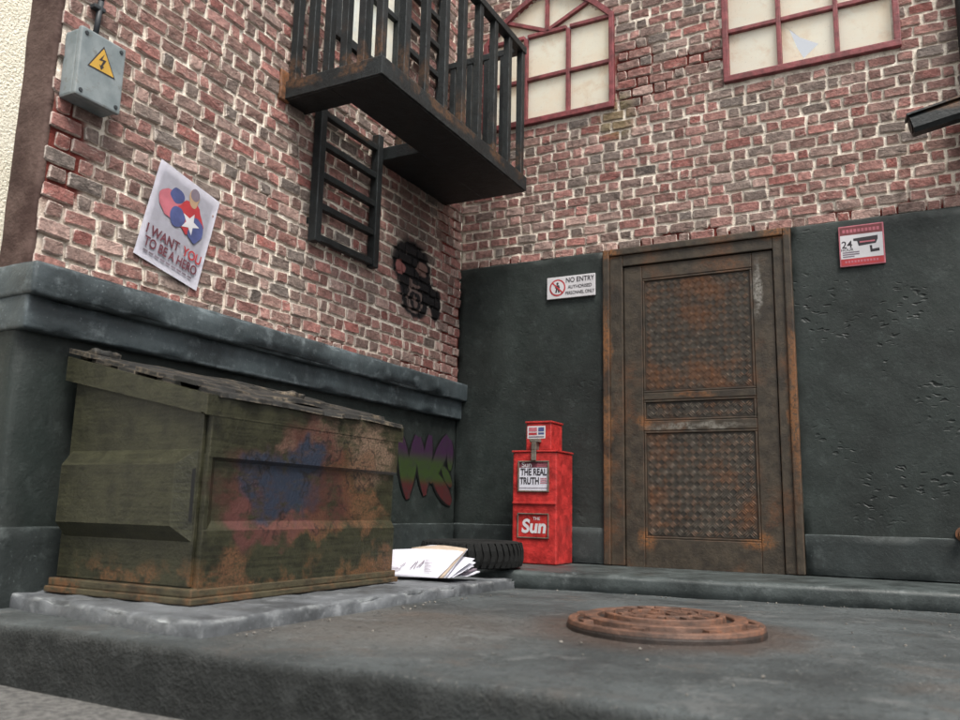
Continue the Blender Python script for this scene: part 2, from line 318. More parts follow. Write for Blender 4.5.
def rough_box(x0, x1, y0, y1, z0, z1, step=.05, r=.02, amp=.004, freq=9, chips=0., seed=0):
    """block with rounded, worn edges and an uneven skin"""
    def axis(a, b):
        L = b-a; rr = min(r, L*.45); n = max(1, int(L/step)); c = [a, a+rr*.35, a+rr]+[a+rr+(L-2*rr)*i/n for i in range(1, n)]+[b-rr, b-rr*.35, b]
        return c, rr
    ax = [axis(x0, x1), axis(y0, y1), axis(z0, z1)]; idx = {}; V = []; F = []
    def vert(i, j, k):
        key = (i, j, k)
        if key in idx: return idx[key]
        p = Vector((ax[0][0][i], ax[1][0][j], ax[2][0][k])); q = Vector([min(max(p[m], ax[m][0][0]+ax[m][1]), ax[m][0][-1]-ax[m][1]) for m in range(3)])
        d = p-q; nl = d.length; n_ = d.normalized() if nl > 1e-6 else Vector((0, 0, 1)); rr = min(a[1] for a in ax)
        edge_n = sum(1 for m in range(3) if abs(d[m]) > 1e-5)
        dn = Vector([n_[m]*ax[m][1] for m in range(3)]) if edge_n > 1 else d
        o = mnoise.noise((p+Vector((seed, seed*2.3, 0)))*freq)*amp+mnoise.noise(p*freq*3)*amp*.35
        if chips and edge_n > 1: o -= max(0, mnoise.noise((p+Vector((seed, 0, 0)))*5.5)-.05)*chips
        idx[key] = len(V); V.append(q+dn+n_*o); return idx[key]
    N = [len(a[0]) for a in ax]
    for A, B, Cx in ((0, 1, 2), (1, 2, 0), (2, 0, 1)):
        for e in (0, N[Cx]-1):
            for i in range(N[A]-1):
                for j in range(N[B]-1):
                    q = []
                    for di, dj in ((0, 0), (1, 0), (1, 1), (0, 1)):
                        t3 = [0, 0, 0]; t3[A] = i+di; t3[B] = j+dj; t3[Cx] = e; q.append(vert(*t3))
                    F.append(q)
    return V, F

def text(s, size, mat, parent, org, ux, uy, name='lettering', bold=0., sx=1., align='CENTER', shear=0.):
    cu = bpy.data.curves.new('txt', 'FONT'); cu.body = s; cu.size = size; cu.align_x = align; cu.align_y = 'CENTER'; cu.offset = bold*size; cu.shear = shear
    ob = bpy.data.objects.new('txt', cu); COL.objects.link(ob); dg = bpy.context.evaluated_depsgraph_get()
    me = ob.evaluated_get(dg).to_mesh(); vs_ = [v.co.copy() for v in me.vertices]; fs = [tuple(p.vertices) for p in me.polygons]
    ob.evaluated_get(dg).to_mesh_clear(); bpy.data.objects.remove(ob); bpy.data.curves.remove(cu)
    org, ux, uy = Vector(org), Vector(ux), Vector(uy)
    return link(name, [org+ux*(v.x*sx)+uy*v.y for v in vs_], fs, mat, parent)
def flat(name, pts, mat, parent, org, ux, uy, th=.0):       # printed flat patch
    org, ux, uy = Vector(org), Vector(ux), Vector(uy)
    return link(name, [org+ux*a+uy*b for a, b in pts], [tuple(range(len(pts)))], mat, parent)
def disc(r, n=28, cx=0, cy=0, ry=None): return [(cx+r*math.cos(6.28318*i/n), cy+(ry or r)*math.sin(6.28318*i/n)) for i in range(n)]

# ------------------------------------------------------------------ ground, road slab, pavement
ROAD, GND = -.055, -.256
struct(link('ground', [(-60, -60, GND), (60, -60, GND), (60, 60, GND), (-60, 60, GND)], [(0, 1, 2, 3)], 'ground'), 'rough grey asphalt ground below the road slab')
def dip(y_): return min(1, max(0, (y_+2.3)/1.35))
def road_z(y_): return ROAD-.052*dip(y_)
V = []; F = []; prof = []
y = .3
while y > -3.83: prof.append((y, road_z(y))); y -= .05
for k in range(7): a = math.pi/2*k/6; prof.append((-3.852-.038*math.sin(a), ROAD-.038+.038*math.cos(a)))
prof += [(-3.892, -.16), (-3.895, -.21), (-3.895, GND-.02)]
xs = [-.35+.06*i for i in range(106)]; k = len(prof)
for x in xs:
    for i, (py, pz) in enumerate(prof):
        p = Vector((x, py, pz)); n_ = mnoise.noise(p*3.1)*.006+mnoise.noise(p*11)*.003
        fr = min(1, max(0, (-3.78-py)/.1)); V.append((x, py+fr*(mnoise.noise(p*2.2)*.018+n_), pz+(1-fr)*n_+fr*mnoise.noise(p*3)*.01*(i < k-2)))
for i in range(len(xs)-1):
    for j in range(k-1): F.append((i*k+j, (i+1)*k+j, (i+1)*k+j+1, i*k+j+1))
F.append(tuple(range(k))); F.append(tuple(range((len(xs)-1)*k, len(xs)*k)))
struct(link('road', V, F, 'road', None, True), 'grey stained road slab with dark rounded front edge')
V, F = rough_box(-.02, 1.205, -3.80, -.85, ROAD-.09, 0, .04, .016, .009, 8, .14, 3)
for v in V:
    k_ = dip(v.y)*min(1, max(0, (v.x-.5)/.45)); v.z -= .050*k_; v.x -= .22*dip(v.y)*max(0, v.x)/1.2
    v.y += .20*max(0, 1-v.x/1.2)*min(1, max(0, (-3.2-v.y)/.5))
    f_ = min(1, max(0, (v.x-.9)/.3))*min(1, max(0, (-3.4-v.y)/.3)); v.y += .05*f_*f_
struct(link('pavement', V, F, 'pave', None, True), 'pale grey worn pavement strip with chipped edges under the dumpster')
V = []; F = []; xs = [-.02+.06*i for i in range(100)]; pr = [(.12, 0), (-.1, 0), (-.2, 0), (-.3, .001)]
for x in xs:
    yf = -1.075+.112*x; P = [(.12, 0), (-.08, .0), (-.16, .0), (-.24, .0), (-.32, .0)]+[(yf+.30*(1-q), 0) for q in (0, .25, .5)]+[(yf+.035-.035*math.sin(a), -.03+.03*math.cos(a)) for a in [math.pi/2*q/8 for q in range(9)]]+[(yf+.001, -.06), (yf+.002, -.092), (yf+.016, -.108), (yf+.02, -.15)]
    for i_, (py, pz) in enumerate(P):
        p = Vector((x, py, pz)); n_ = mnoise.noise(p*6)*.004+mnoise.noise(p*19)*.0018
        V.append((x, py-(n_+max(0, -.12+mnoise.noise(Vector((x*4, 2, 7))))*-.02 if i_ > 8 else 0), pz+(n_ if 4 < i_ < 15 else 0)))
k = len(P)
for i in range(len(xs)-1):
    for j in range(k-1): F.append((i*k+j, (i+1)*k+j, (i+1)*k+j+1, i*k+j+1))
struct(link('kerb', V, F, 'kerb', None, True), 'rounded dark grey kerb step along the back wall')
g = MB()                                                    # loose grit
for _ in range(230):
    x, y_ = rng.uniform(1.25, 4.3), rng.uniform(-3.75, -1.1); s_ = rng.choice((.002, .003, .003, .004, .006))
    if (x-2.39)**2+(y_+2.61)**2 < .17: continue
    if rng.random() < .35: y_ = -1.10+.112*x-abs(rng.gauss(0, .03))
    elif rng.random() < .25: x = 1.235+abs(rng.gauss(0, .04)); y_ = rng.uniform(-3.7, -1.4)
    zt = road_z(y_)+.002+s_*.3; bm = bmesh.new(); bmesh.ops.create_icosphere(bm, subdivisions=1, radius=s_)
    for v in bm.verts: v.co = Vector((v.co.x*rng.uniform(.6, 1.4)+x, v.co.y*rng.uniform(.6, 1.4)+y_, v.co.z*rng.uniform(.5, 1)+zt))
    g.bm(bm)
o = g.build('grit', 'grit', None, False, 'stuff'); o['label'] = 'pale loose grit scattered on the road slab'

# ------------------------------------------------------------------ brick walls
def brick_mesh(r_, L, H, D):
    c = .0055; hl, hh = L/2, H/2
    base = [(-hl+c, -hh), (0, -hh), (hl-c, -hh), (hl, -hh+c), (hl, hh-c), (hl-c, hh), (0, hh), (-hl+c, hh), (-hl, hh-c), (-hl, -hh+c)]
    j = [(r_.uniform(-.0045, .0045), r_.uniform(-.004, .004)) for _ in base]; tu, tv = r_.uniform(-.003, .003), r_.uniform(-.004, .004)
    rings = []
    for ins, w in ((0, -.03), (.0, D-.0048), (.0045, D)):
        rings.append([(p+jx-math.copysign(ins, p) if abs(p) > 1e-6 else p+jx, q+jy-math.copysign(ins, q), w+(r_.uniform(-.002, .002)+(p/hl)*tu+(q/hh)*tv if w > 0 else 0)) for (p, q), (jx, jy) in zip(base, j)])
    vs_ = [p for rg in rings for p in rg]+[(r_.uniform(-.2, .2)*hl, r_.uniform(-.2, .2)*hh, D+r_.uniform(-.002, .003))]
    fs = [(k*10+i, k*10+(i+1) % 10, (k+1)*10+(i+1) % 10, (k+1)*10+i) for k in (0, 1) for i in range(10)]+[(20+i, 20+(i+1) % 10, 30) for i in range(10)]
    return vs_, fs
RIMV = [.9]*10+[1.]*10+[.62]*10+[0.]
def layout(r_, u0, u1, v0, v1, openings):
    out = []; v = v0; row = 0; CH = .0808
    while v+CH*.5 < v1:
        H = .0645+r_.uniform(-.004, .004); u = u0-(.138 if row % 2 else 0)-r_.uniform(0, .02); st = True
        while u < u1:
            L = (.160 if st else .077)+r_.uniform(-.014, .014); spans = [(max(u, u0), min(u+L, u1))]
            for f in openings:
                iv = f(v-.01, v+H+.01)
                if iv: spans = [q for a, b in spans for q in ((a, min(b, iv[0])), (max(a, iv[1]), b)) if q[1]-q[0] > .028]
            for a, b in spans:
                if b-a > .028: out.append(((a+b)/2, v+H/2+r_.uniform(-.003, .003), b-a, H))
            u += L+.0165+r_.uniform(-.003, .004); st = not st
        v += CH; row += 1
    return out
def arch_open(a, b, z0, z1, rise):
    def f(v0, v1):
        if v1 < z0 or v0 > z1+rise: return None
        h = max(0, v0-z1)
        if h <= 0: return (a, b)
        k = 1-(h/rise)**1.2; c = (a+b)/2; w_ = (b-a)/2*max(.12, k); return (c-w_, c+w_)
    return f
PAL = [((.255, .108, .092), 5), ((.225, .105, .088), 5), ((.205, .115, .096), 5), ((.185, .118, .100), 4), ((.165, .122, .104), 3), ((.28, .14, .12), 3), ((.32, .205, .175), 2), ((.135, .108, .095), 1), ((.23, .078, .065), 2)]
PALW = [c for c, n in PAL for _ in range(n)]

def wall(name, label, left, u0, u1, v0, v1, openings, cut, seed):
    r_ = random.Random(seed); W = (lambda u, v, w: (w, u, v)) if left else (lambda u, v, w: (u, -w, v)); rz = math.pi/2 if left else 0
    root = thing(name, label, 'wall', W((u0+u1)/2, 0, -.1)); base = parent_loc(root)
    # mortar bed with real openings
    cs = .028; nu, nv = int((u1-u0)/cs)+1, int((v1-v0)/cs)+1; du, dv = (u1-u0)/nu, (v1-v0)/nv; vi = {}; V = []; F = []
    solid = lambda i, j: 0 <= i < nu and 0 <= j < nv and not cut(u0+(i+.5)*du, v0+(j+.5)*dv)
    def vv(i, j, s):
        if (i, j, s) not in vi:
            u, v = u0+i*du, v0+j*dv; w = -.2 if s else -.001+.007*mnoise.noise(Vector((u*9, v*9, seed)))+.004*mnoise.noise(Vector((u*31, v*31, seed)))
            vi[(i, j, s)] = len(V); V.append(W(u, v, w))
        return vi[(i, j, s)]
    for i in range(nu):
        for j in range(nv):
            if not solid(i, j): continue
            F.append([vv(i, j, 0), vv(i+1, j, 0), vv(i+1, j+1, 0), vv(i, j+1, 0)]); F.append([vv(i, j, 1), vv(i, j+1, 1), vv(i+1, j+1, 1), vv(i+1, j, 1)])
            for (a, b, di, dj) in (((i, j), (i+1, j), 0, -1), ((i+1, j), (i+1, j+1), 1, 0), ((i+1, j+1), (i, j+1), 0, 1), ((i, j+1), (i, j), -1, 0)):
                if not solid(i+di, j+dj): F.append([vv(*a, 0), vv(*a, 1), vv(*b, 1), vv(*b, 0)])
    link('mortar_bed', V, F, 'mortar_left' if left else 'mortar_back', root, True)
    bricks = layout(r_, u0+(.0 if left else .012), u1-(.012 if left else 0), v0+.004, v1-.02, openings)
    def area(b):
        u, v, L, H = b; P = [proj(W(u+a*L/2, v+c_*H/2, 0)) for a, c_ in ((-1, -1), (1, -1), (1, 1), (-1, 1))]
        cx, cy = sum(p[0] for p in P)/4, sum(p[1] for p in P)/4
        if not (-5 < cx < 965 and -5 < cy < 725): return 0
        return abs(sum(P[i][0]*P[(i+1) % 4][1]-P[(i+1) % 4][0]*P[i][1] for i in range(4)))/2
    bricks.sort(key=area, reverse=True)
    var = {}
    sv = []; sf = []; sc = []
    for n_, (u, v, L, H) in enumerate(bricks):
        col = r_.choice(PALW); k = r_.uniform(.8, 1.2); big = .5+.5*mnoise.noise(Vector((u*1.3, v*1.3, 3)))
        g_ = sum(col)/3; col = [(x*(.75+.25*big)+g_*.25*(1-big))*k for x in col]
        if n_ < 300:
            key = (round(L/.006), r_.randrange(3))
            if key not in var:
                bv, bf = brick_mesh(r_, key[0]*.006, .0635, .0125+r_.uniform(-.003, .004)); me = bpy.data.meshes.new('brick')
                me.from_pydata([(a, -w, b) for a, b, w in bv], [], bf); ra = me.attributes.new('rim', 'FLOAT', 'POINT'); ra.data.foreach_set('value', RIMV); me.materials.append(MT['brick_left_obj' if left else 'brick_back_obj']); var[key] = me
            o = bpy.data.objects.new('brick', var[key]); COL.objects.link(o); o.parent = root; o.color = (*col, 1)
            o.location = Vector(W(u, v, r_.uniform(-.002, .003)))-base; o.rotation_euler = (0, r_.uniform(-.02, .02), rz)
            o.rotation_euler = (0, r_.uniform(-.02, .02), rz)
        else:
            bv, bf = brick_mesh(r_, L, H, .0125+r_.uniform(-.003, .005)); q = len(sv)
            sv += [W(u+a, v+b, w) for a, b, w in bv]; sf += [tuple(i+q for i in f) for f in bf]; sc += [col]*len(bv)
    o = link('far_bricks', sv, sf, 'brick_left_att' if left else 'brick_back_att', root, False, 'stuff')
    at = o.data.color_attributes.new('bcol', 'FLOAT_COLOR', 'POINT')
    for i, c_ in enumerate(sc): at.data[i].color = (*c_, 1)
    ra = o.data.attributes.new('rim', 'FLOAT', 'POINT'); ra.data.foreach_set('value', RIMV*(len(sv)//31))
    return root

WX1 = (.2, 1.325); WX2 = (2.187, 3.314); SILL, MID, SPR, RISE = 3.48, 3.862, 4.25, .37
def archz(u, a, b): return SPR+RISE*max(0, 1-abs((u-(a+b)/2)/((b-a)/2))**1.7)
def cut_back(u, v):
    for a, b in (WX1, WX2):
        if a+.03 < u < b-.03 and SILL+.03 < v < archz(u, a, b)-.03: return True
    return False
LW = (-1.80, -1.04, 3.46, 4.62)
back = wall('brick_wall', 'red brick back wall with arched windows, rusty door and dark grey lower panels', False, 0, 5.6, 2.3, 5.1, [arch_open(*WX1, SILL, SPR, RISE), arch_open(*WX2, SILL, SPR, RISE)], cut_back, 11)
left = wall('brick_wall', 'red brick side wall with grey ledge, painted gas mask and poster', True, -3.68, 0, 1.33, 5.1, [arch_open(LW[0], LW[1], LW[2], LW[3]+1, .5)], lambda u, v: LW[0]+.03 < u < LW[1]-.03 and LW[2]+.03 < v < LW[3]-.03, 5)
# plaster end cap of the side wall, lower dado, ledge
V, F = rough_box(-.205, .004, -3.70, -3.664, 1.30, 5.1, .08, .015, .007, 6); link('end_cap', V, F, 'wall_end', left, True)
V, F = rough_box(-.205, .0, -3.70, .06, -.075, 1.30, .06, .035, .006, 5, .03, 2); link('dado_panel', V, F, 'slate', left, True)
V, F = rough_box(-.19, .010, -3.71, .06, -.078, .259, .06, .008, .003, 6, .01, 4); link('skirting', V, F, 'smooth_render', left, True)
V, F = rough_box(-.21, .055, -3.715, .06, 1.065, 1.215, .05, .014, .003, 7, .03, 6); link('ledge_lower_band', V, F, 'ledge', left, True)
V, F = rough_box(-.215, .105, -3.73, .06, 1.205, 1.345, .05, .018, .004, 7, .05, 9); link('ledge_upper_band', V, F, 'ledge', left, True)
DX0, DX1 = 1.25, 2.582
for x0, x1 in ((.002, DX0+.01), (DX1-.01, 5.6)):
    V, F = rough_box(x0, x1, -.022, .2, .0045, 2.305, .05, .012, .005, 5, .02, x0+1); link('dado_panel', V, F, 'slate', back, True)
    V, F = rough_box(x0+.012, x1-(0.012 if x0 < 1 else 0)-.003, -.032, .15, .0055, .259, .05, .006, .003, 6, .012, x0+3); link('skirting', V, F, 'smooth_render', back, True)

# ------------------------------------------------------------------ windows (parts of the walls)
def tri(P): return P
def bar2(mb, a, b, w, y0, y1, fn):
    (ax_, az), (bx, bz) = a, b; d = Vector((bx-ax_, bz-az)).normalized(); n_ = Vector((-d.y, d.x))*w/2
    return mb.prism([(ax_+n_.x, az+n_.y), (bx+n_.x, bz+n_.y), (bx-n_.x, bz-n_.y), (ax_-n_.x, az-n_.y)], y0, y1, fn)
fnB = lambda p, q, r: (p, r, q)
def arch_window(a, b, shard):
    cx = (a+b)/2; cols = [a, a+(b-a)/3, a+2*(b-a)/3, b]
    ap = [(a+(b-a)*i/8, archz(a+(b-a)*i/8, a, b)) for i in range(9)]
    m = MB(); m.box(a-.016, a+.026, -.035, .10, SILL-.02, SPR+.02, .006); m.box(b-.026, b+.016, -.035, .10, SILL-.02, SPR+.02, .006); m.box(a-.014, b+.014, -.04, .10, SILL-.022, SILL+.026, .006)
    for i in range(8): bar2(m, ap[i], ap[i+1], .042, -.034+.0004*i, .099, fnB)
    w = m.build('window', 'sill_red', back); w.data.polygons.foreach_set('use_smooth', [False]*len(w.data.polygons))
    k = 0
    for x in cols[1:3]: MB().box(x-.016, x+.016, -.024, .05, SILL+.024, SPR-.015, .005).build('muntin', 'sill_red', w)
    for z_ in (MID, SPR):
        for i in range(3): MB().box(cols[i]+(.024 if i == 0 else .0140), cols[i+1]-(.024 if i == 2 else .0140), -.021, .05, z_-.016, z_+.016, .005).build('muntin', 'sill_red', w)
    for ang in (40, 90, 140):
        e_ = (cx+.52*(b-a)*.82*math.cos(rad(ang)), 0); ex = e_[0]; ez = archz(ex, a, b)-.01
        mb = MB(); bar2(mb, (cx, SPR+.012), (ex, ez), .028, -.020-.001*(ang/40), .045, fnB); mb.build('muntin', 'sill_red', w)
    zs = [SILL, MID, SPR]
    for i in range(3):
        for j in range(2):
            x0, x1, z0, z1 = cols[i]+.01, cols[i+1]-.01, zs[j]+.01, zs[j+1]-.01
            if shard and i == 1 and j == 0:
                # broken pane: a tall shard is missing, the hole shows what lies behind
                P = [(x0, z0), (x1, z0), (x1, z1), (x0, z1)]; S = [(x0+.055, z1-.06), (x0+.125, z0+.215), (x0+.245, z0+.135), (x0+.145, z0+.05), (x0+.105, z0+.14)]
                loop = P+[P[0]]; V = [(p, .012, q) for p, q in P+S]
                F = [(0, 1, 7), (1, 6, 7), (1, 2, 6), (2, 5, 6), (2, 3, 5), (3, 4, 5), (3, 0, 4), (0, 8, 4), (0, 7, 8)]
                link('pane', V, F, 'pane', w)
            else: link('pane', [(x0, .012, z0), (x1, .012, z0), (x1, .012, z1), (x0, .012, z1)], [(0, 1, 2, 3)], 'pane', w)
    angs = [0, 40, 90, 140, 180]
    for q in range(4):
        P = [(cx, SPR+.01)]; xa = [cx+.43*(b-a)*math.cos(rad(angs[q])), cx+.43*(b-a)*math.cos(rad(angs[q+1]))]
        if q == 0: xa[0] = b-.01
        if q == 3: xa[1] = a+.01
        for s_ in range(5): x = xa[0]+(xa[1]-xa[0])*s_/4; P.append((x, max(SPR+.012, archz(x, a, b)-.012)))
        link('pane', [(p, .012, z_) for p, z_ in P], [tuple(range(len(P)))], 'pane', w)
arch_window(*WX1, False); arch_window(*WX2, True)
y0, y1, z0, z1 = LW
m = MB(); m.box(-.09, .03, y0-.012, y0+.045, z0-.02, z1+.02); m.box(-.09, .03, y1-.045, y1+.012, z0-.02, z1+.02); m.box(-.09, .035, y0-.01, y1+.01, z0-.03, z0+.03); m.box(-.09, .032, y0-.01, y1+.01, z1-.03, z1+.03)
w = m.build('window', 'balcony', left); ym = (y0+y1)/2
MB().box(-.05, .022, ym-.022, ym+.022, z0+.028, z1-.028).build('muntin', 'balcony', w)
for a, b in ((y0+.04, ym-.022), (ym+.022, y1-.04)):
    MB().box(-.05, .02, a, b, 3.94, 3.98).build('muntin', 'balcony', w)
    for c0, c1 in ((z0+.02, 3.95), (3.97, z1-.02)): link('pane', [(-.02, a-.01, c0), (-.02, b+.01, c0), (-.02, b+.01, c1), (-.02, a-.01, c1)], [(0, 1, 2, 3)], 'pane_cool', w)

# ------------------------------------------------------------------ door (part of the back wall)
m = MB(); FW = .148
m.box(DX0, DX0+.05, -.058, .12, .004, 2.30, .008); m.box(DX0+.05, DX0+FW, -.04, .12, .004, 2.25, .006)
m.box(DX1-.05, DX1, -.058, .12, .004, 2.30, .008); m.box(DX1-.12, DX1-.05, -.04, .12, .004, 2.25, .006)
m.box(DX0+.052, DX1-.052, -.056, .12, 2.25, 2.302, .008); m.box(DX0+FW+.001, DX1-.121, -.039, .12, 2.165, 2.249, .006)
frame = m.build('door_frame', 'door', back)
LX0, LX1 = 1.402, 2.458
door = MB().box(LX0, LX1, -.004, .06, -.006, 2.160, .003).build('door', 'door', back)
X = (LX0+.002, 1.540, 2.318, LX1-.002); Z = (-.004, .196, .94, 1.010, 1.160, 1.212, 2.055, 2.158)
for x0, x1 in ((X[0], X[1]), (X[2], X[3])): MB().box(x0, x1, -.024, .0, Z[0], Z[7], .006).build('stile', 'door', door)
for z0, z1 in ((Z[0], Z[1]), (Z[2], Z[3]), (Z[4], Z[5]), (Z[6], Z[7])): MB().box(X[1]+.001, X[2]-.001, -.0235, .0, z0, z1, .006).build('rail', 'door', door)
for z0, z1 in ((Z[1], Z[2]), (Z[3], Z[4]), (Z[5], Z[6])):
    p = MB().box(X[1]+.018, X[2]-.018, -.010, .0, z0+.018, z1-.018, .003).build('door_panel', 'door_panel', door)
    m = MB()
    for a0, a1, b0, b1 in ((X[1]+.002, X[2]-.002, z1-.016, z1-.002), (X[1]+.002, X[2]-.002, z0+.002, z0+.016), (X[1]+.0025, X[1]+.0165, z0+.017, z1-.017), (X[2]-.0165, X[2]-.0025, z0+.017, z1-.017)): m.box(a0, a1, -.021, .0, b0, b1, .004)
    m.build('moulding', 'door', door)
    m = MB(); s_ = .047; i = 0                                # tread plate: raised lugs set herringbone
    nx, nz = int((X[2]-X[1]-.05)/s_), int((z1-z0-.045)/s_)
    for a in range(nx):
        for b in range(nz):
            cx = X[1]+.026+(a+.5)*(X[2]-X[1]-.052)/nx; cz = z0+.022+(b+.5)*(z1-z0-.044)/nz; an = math.pi/4*(1 if (a+b) % 2 else -1)
            for off in (-.0128, 0, .0128):
                d = Vector((math.cos(an), 0, math.sin(an))); n_ = Vector((-d.z, 0, d.x)); q = Vector((cx, -.0098, cz))+n_*off; L_, w_ = .0235, .0044
                m.add([q-d*L_, q+n_*w_, q+d*L_, q-n_*w_, q-d*L_*.55+Vector((0, -.006, 0)), q+n_*w_*.4+Vector((0, -.0065, 0)), q+d*L_*.55+Vector((0, -.006, 0)), q-n_*w_*.4+Vector((0, -.0065, 0))], [(0, 1, 5, 4), (1, 2, 6, 5), (2, 3, 7, 6), (3, 0, 4, 7), (4, 5, 6, 7)])
    m.build('tread_pattern', 'tread', door, False, 'stuff')

# ------------------------------------------------------------------ sprayed tag on the dado
def capsule(a, b, r0, r1, n=10):
    a, b = Vector(a), Vector(b); d = (b-a).normalized(); n_ = Vector((-d.y, d.x)); P = []
    for i in range(n+1): th = math.pi*i/n; P.append(a+n_*r0*math.cos(th)-d*r0*math.sin(th))
    for i in range(n+1): th = math.pi*i/n; P.append(b-n_*r1*math.cos(th)+d*r1*math.sin(th))
    return [tuple(p) for p in P]
def lens(a, b, r0, r1, n=9):
    a, b = Vector(a), Vector(b); d = b-a; n_ = Vector((-d.y, d.x)).normalized(); P = []
    for i in range(n+1): t_ = i/n; P.append(a+d*t_+n_*(r0+(r1-r0)*t_)*math.sin(math.pi*(.06+.88*t_))**.6)
    for i in range(n, -1, -1): t_ = i/n; P.append(a+d*t_-n_*(r0+(r1-r0)*t_)*math.sin(math.pi*(.06+.88*t_))**.6)
    return [tuple(p) for p in P]
capsule = lens
strokes = [((-.81, .87), (-.69, .43), .062, .05), ((-.60, .89), (-.70, .44), .05, .045), ((-.57, .88), (-.46, .46), .055, .045), ((-.41, .91), (-.47, .47), .055, .045), ((-.14, .92), (-.40, .56), .07, .05), ((-.38, .64), (-.07, .41), .05, .055), ((-.11, .90), (-.10, .66), .045, .035), ((-.22, .68), (-.07, .54), .035, .035)]
for i, s_ in enumerate(strokes):
    flat('tag_outline', capsule(s_[0], s_[1], s_[2]*1.3+.02, s_[3]*1.3+.018), 'black', left, (.0066+.0001*i, 0, 0), (0, 1, 0), (0, 0, 1))
for i, s_ in enumerate(strokes):
    flat('tag_fill', capsule(s_[0], s_[1], s_[2]*1.25, s_[3]*1.25), 'tag', left, (.0076+.0001*i, 0, 0), (0, 1, 0), (0, 0, 1))

# ------------------------------------------------------------------ balcony
BZ0, BZ1, BY0, BY1, BX = 2.765, 2.86, -2.235, -.30, .715
bal = thing('balcony', 'black iron balcony with rust-worn railings fixed across the wall corner', 'balcony', (.3, -1.3, BZ0))
m = MB(); HX, HY0, HY1 = .36, -2.03, -1.255
m.box(HX, BX, BY0, BY1, BZ0, BZ1, .006); m.box(.004, HX-.0005, BY0+.001, HY0, BZ0+.001, BZ1-.001, .005); m.box(.004, HX-.0005, HY1, BY1-.001, BZ0+.001, BZ1-.001, .005)
m.build('platform', 'balcony', bal)
MB().box(.0, BX+.014, BY0-.014, BY0-.0005, BZ0+.004, BZ1+.02, .004).build('fascia', 'balcony', bal)
MB().box(BX+.0005, BX+.014, BY0+.0005, BY1, BZ0+.005, BZ1+.021, .004).build('fascia', 'balcony', bal)
V, F = rough_box(.006, .030, BY0-.055, BY0+.03, BZ0-.01, BZ1+.09, .02, .01, .006, 30); link('wall_bracket', V, F, 'rust', bal, True)
RT = 3.93; bw = .025
def baluster(x, y_): MB().box(x-bw, x+bw, y_-bw, y_+bw, BZ1-.003, RT-.02, .004).build('baluster', 'balcony', bal)
for i in range(9): baluster(.683, -2.205+i*(2.205-.335)/8)
for x in (.06, .185, .31, .435, .56): baluster(x, -2.205)
for x in (.08, .235, .39, .535): baluster(x, -.335)
MB().box(.65, .718, -2.24, -.30, RT-.02, RT+.035, .006).build('top_rail', 'balcony', bal)
MB().box(.0, .6495, -2.235, -2.175, RT-.019, RT+.034, .006).build('top_rail', 'balcony', bal)
MB().box(.0, .6495, -.365, -.305, RT-.019, RT+.034, .006).build('top_rail', 'balcony', bal)

def ladder(label, y0, y1, z0, z1, rz, x=.055):
    t_ = thing('ladder', label, 'ladder', (x, (y0+y1)/2, z0), 'black ladders of the fire escape')
    for y_ in (y0, y1):
        MB().box(x-.03, x+.03, y_-.028, y_+.028, z0, z1, .006).build('rail', 'balcony', t_)
    z_ = rz
    while z_ < z1-.05: MB().box(x-.022, x+.022, y0+.0285, y1-.0285, z_-.021, z_+.021, .006).build('rung', 'balcony', t_); z_ += .205 if z0 < 2.5 else .243
    for y_ in (y0, y1): MB().box(.0, x-.0305, y_-.02, y_+.02, (z0+.12), (z0+.16), .003).build('standoff', 'balcony', t_)
ladder('black ladder hanging below the balcony through its floor opening', -1.935, -1.315, 1.965, 2.92, 2.0)
ladder('black ladder rising from the balcony floor past the pale window', -1.03, -.50, BZ1+.001, 5.0, 3.02)

# ------------------------------------------------------------------ dumpster
dm = thing('dumpster', 'olive green dumpster with rust, faded paint tag and ragged lid', 'dumpster', (.45, -2.83, 0))
DY0, DY1, DB, DF = -3.485, -2.185, .10, .872
def zt(x): return .775+(.958-.775)*(DF-x)/(DF-DB)
m = MB(); m.hexa([(DB, DY0, .055), (DF, DY0, .055), (DF, DY1, .055), (DB, DY1, .055), (DB, DY0-.0, zt(DB)), (DF+.012, DY0-.0, zt(DF)), (DF+.012, DY1, zt(DF)), (DB, DY1, zt(DB))])
bm = bmesh.new(); me = bpy.data.meshes.new('x'); me.from_pydata(m.v, [], m.f); bm.from_mesh(me); bmesh.ops.recalc_face_normals(bm, faces=bm.faces); bmesh.ops.bevel(bm, geom=bm.edges[:], offset=.012, segments=2, affect='EDGES')
MB().bm(bm).build('body', 'dumpster', dm)
MB().box(DB-.02, DF+.032, DY0-.03, DY1+.03, .0035, .028, .005).build('base_plinth', 'dump_trim', dm)
MB().box(DB-.012, DF+.022, DY0-.02, DY1+.02, .0285, .060, .006).build('base_trim', 'dump_trim', dm)
fnS = lambda p, q, r: (p, r, q)
# top collar: front, sides (sloped)
m = MB(); h_ = .075
m.hexa([(DF+.008, DY0-.026, zt(DF)-h_+.012), (DF+.034, DY0-.026, zt(DF)-h_), (DF+.034, DY1+.026, zt(DF)-h_), (DF+.008, DY1+.026, zt(DF)-h_+.012), (DF+.008, DY0-.026, zt(DF)+.008), (DF+.036, DY0-.026, zt(DF)+.004), (DF+.036, DY1+.026, zt(DF)+.004), (DF+.008, DY1+.026, zt(DF)+.008)])
m.build('rim', 'dumpster', dm)
for ya, yb in ((DY0-.026, DY0+.012), (DY1-.012, DY1+.026)):
    m = MB(); m.prism([(DB-.03, zt(DB)-h_-.01), (DF+.0075, zt(DF)-h_+.006), (DF+.0075, zt(DF)+.009), (DB-.03, zt(DB)+.018)], ya, yb, fnS); m.build('rim', 'dumpster', dm)
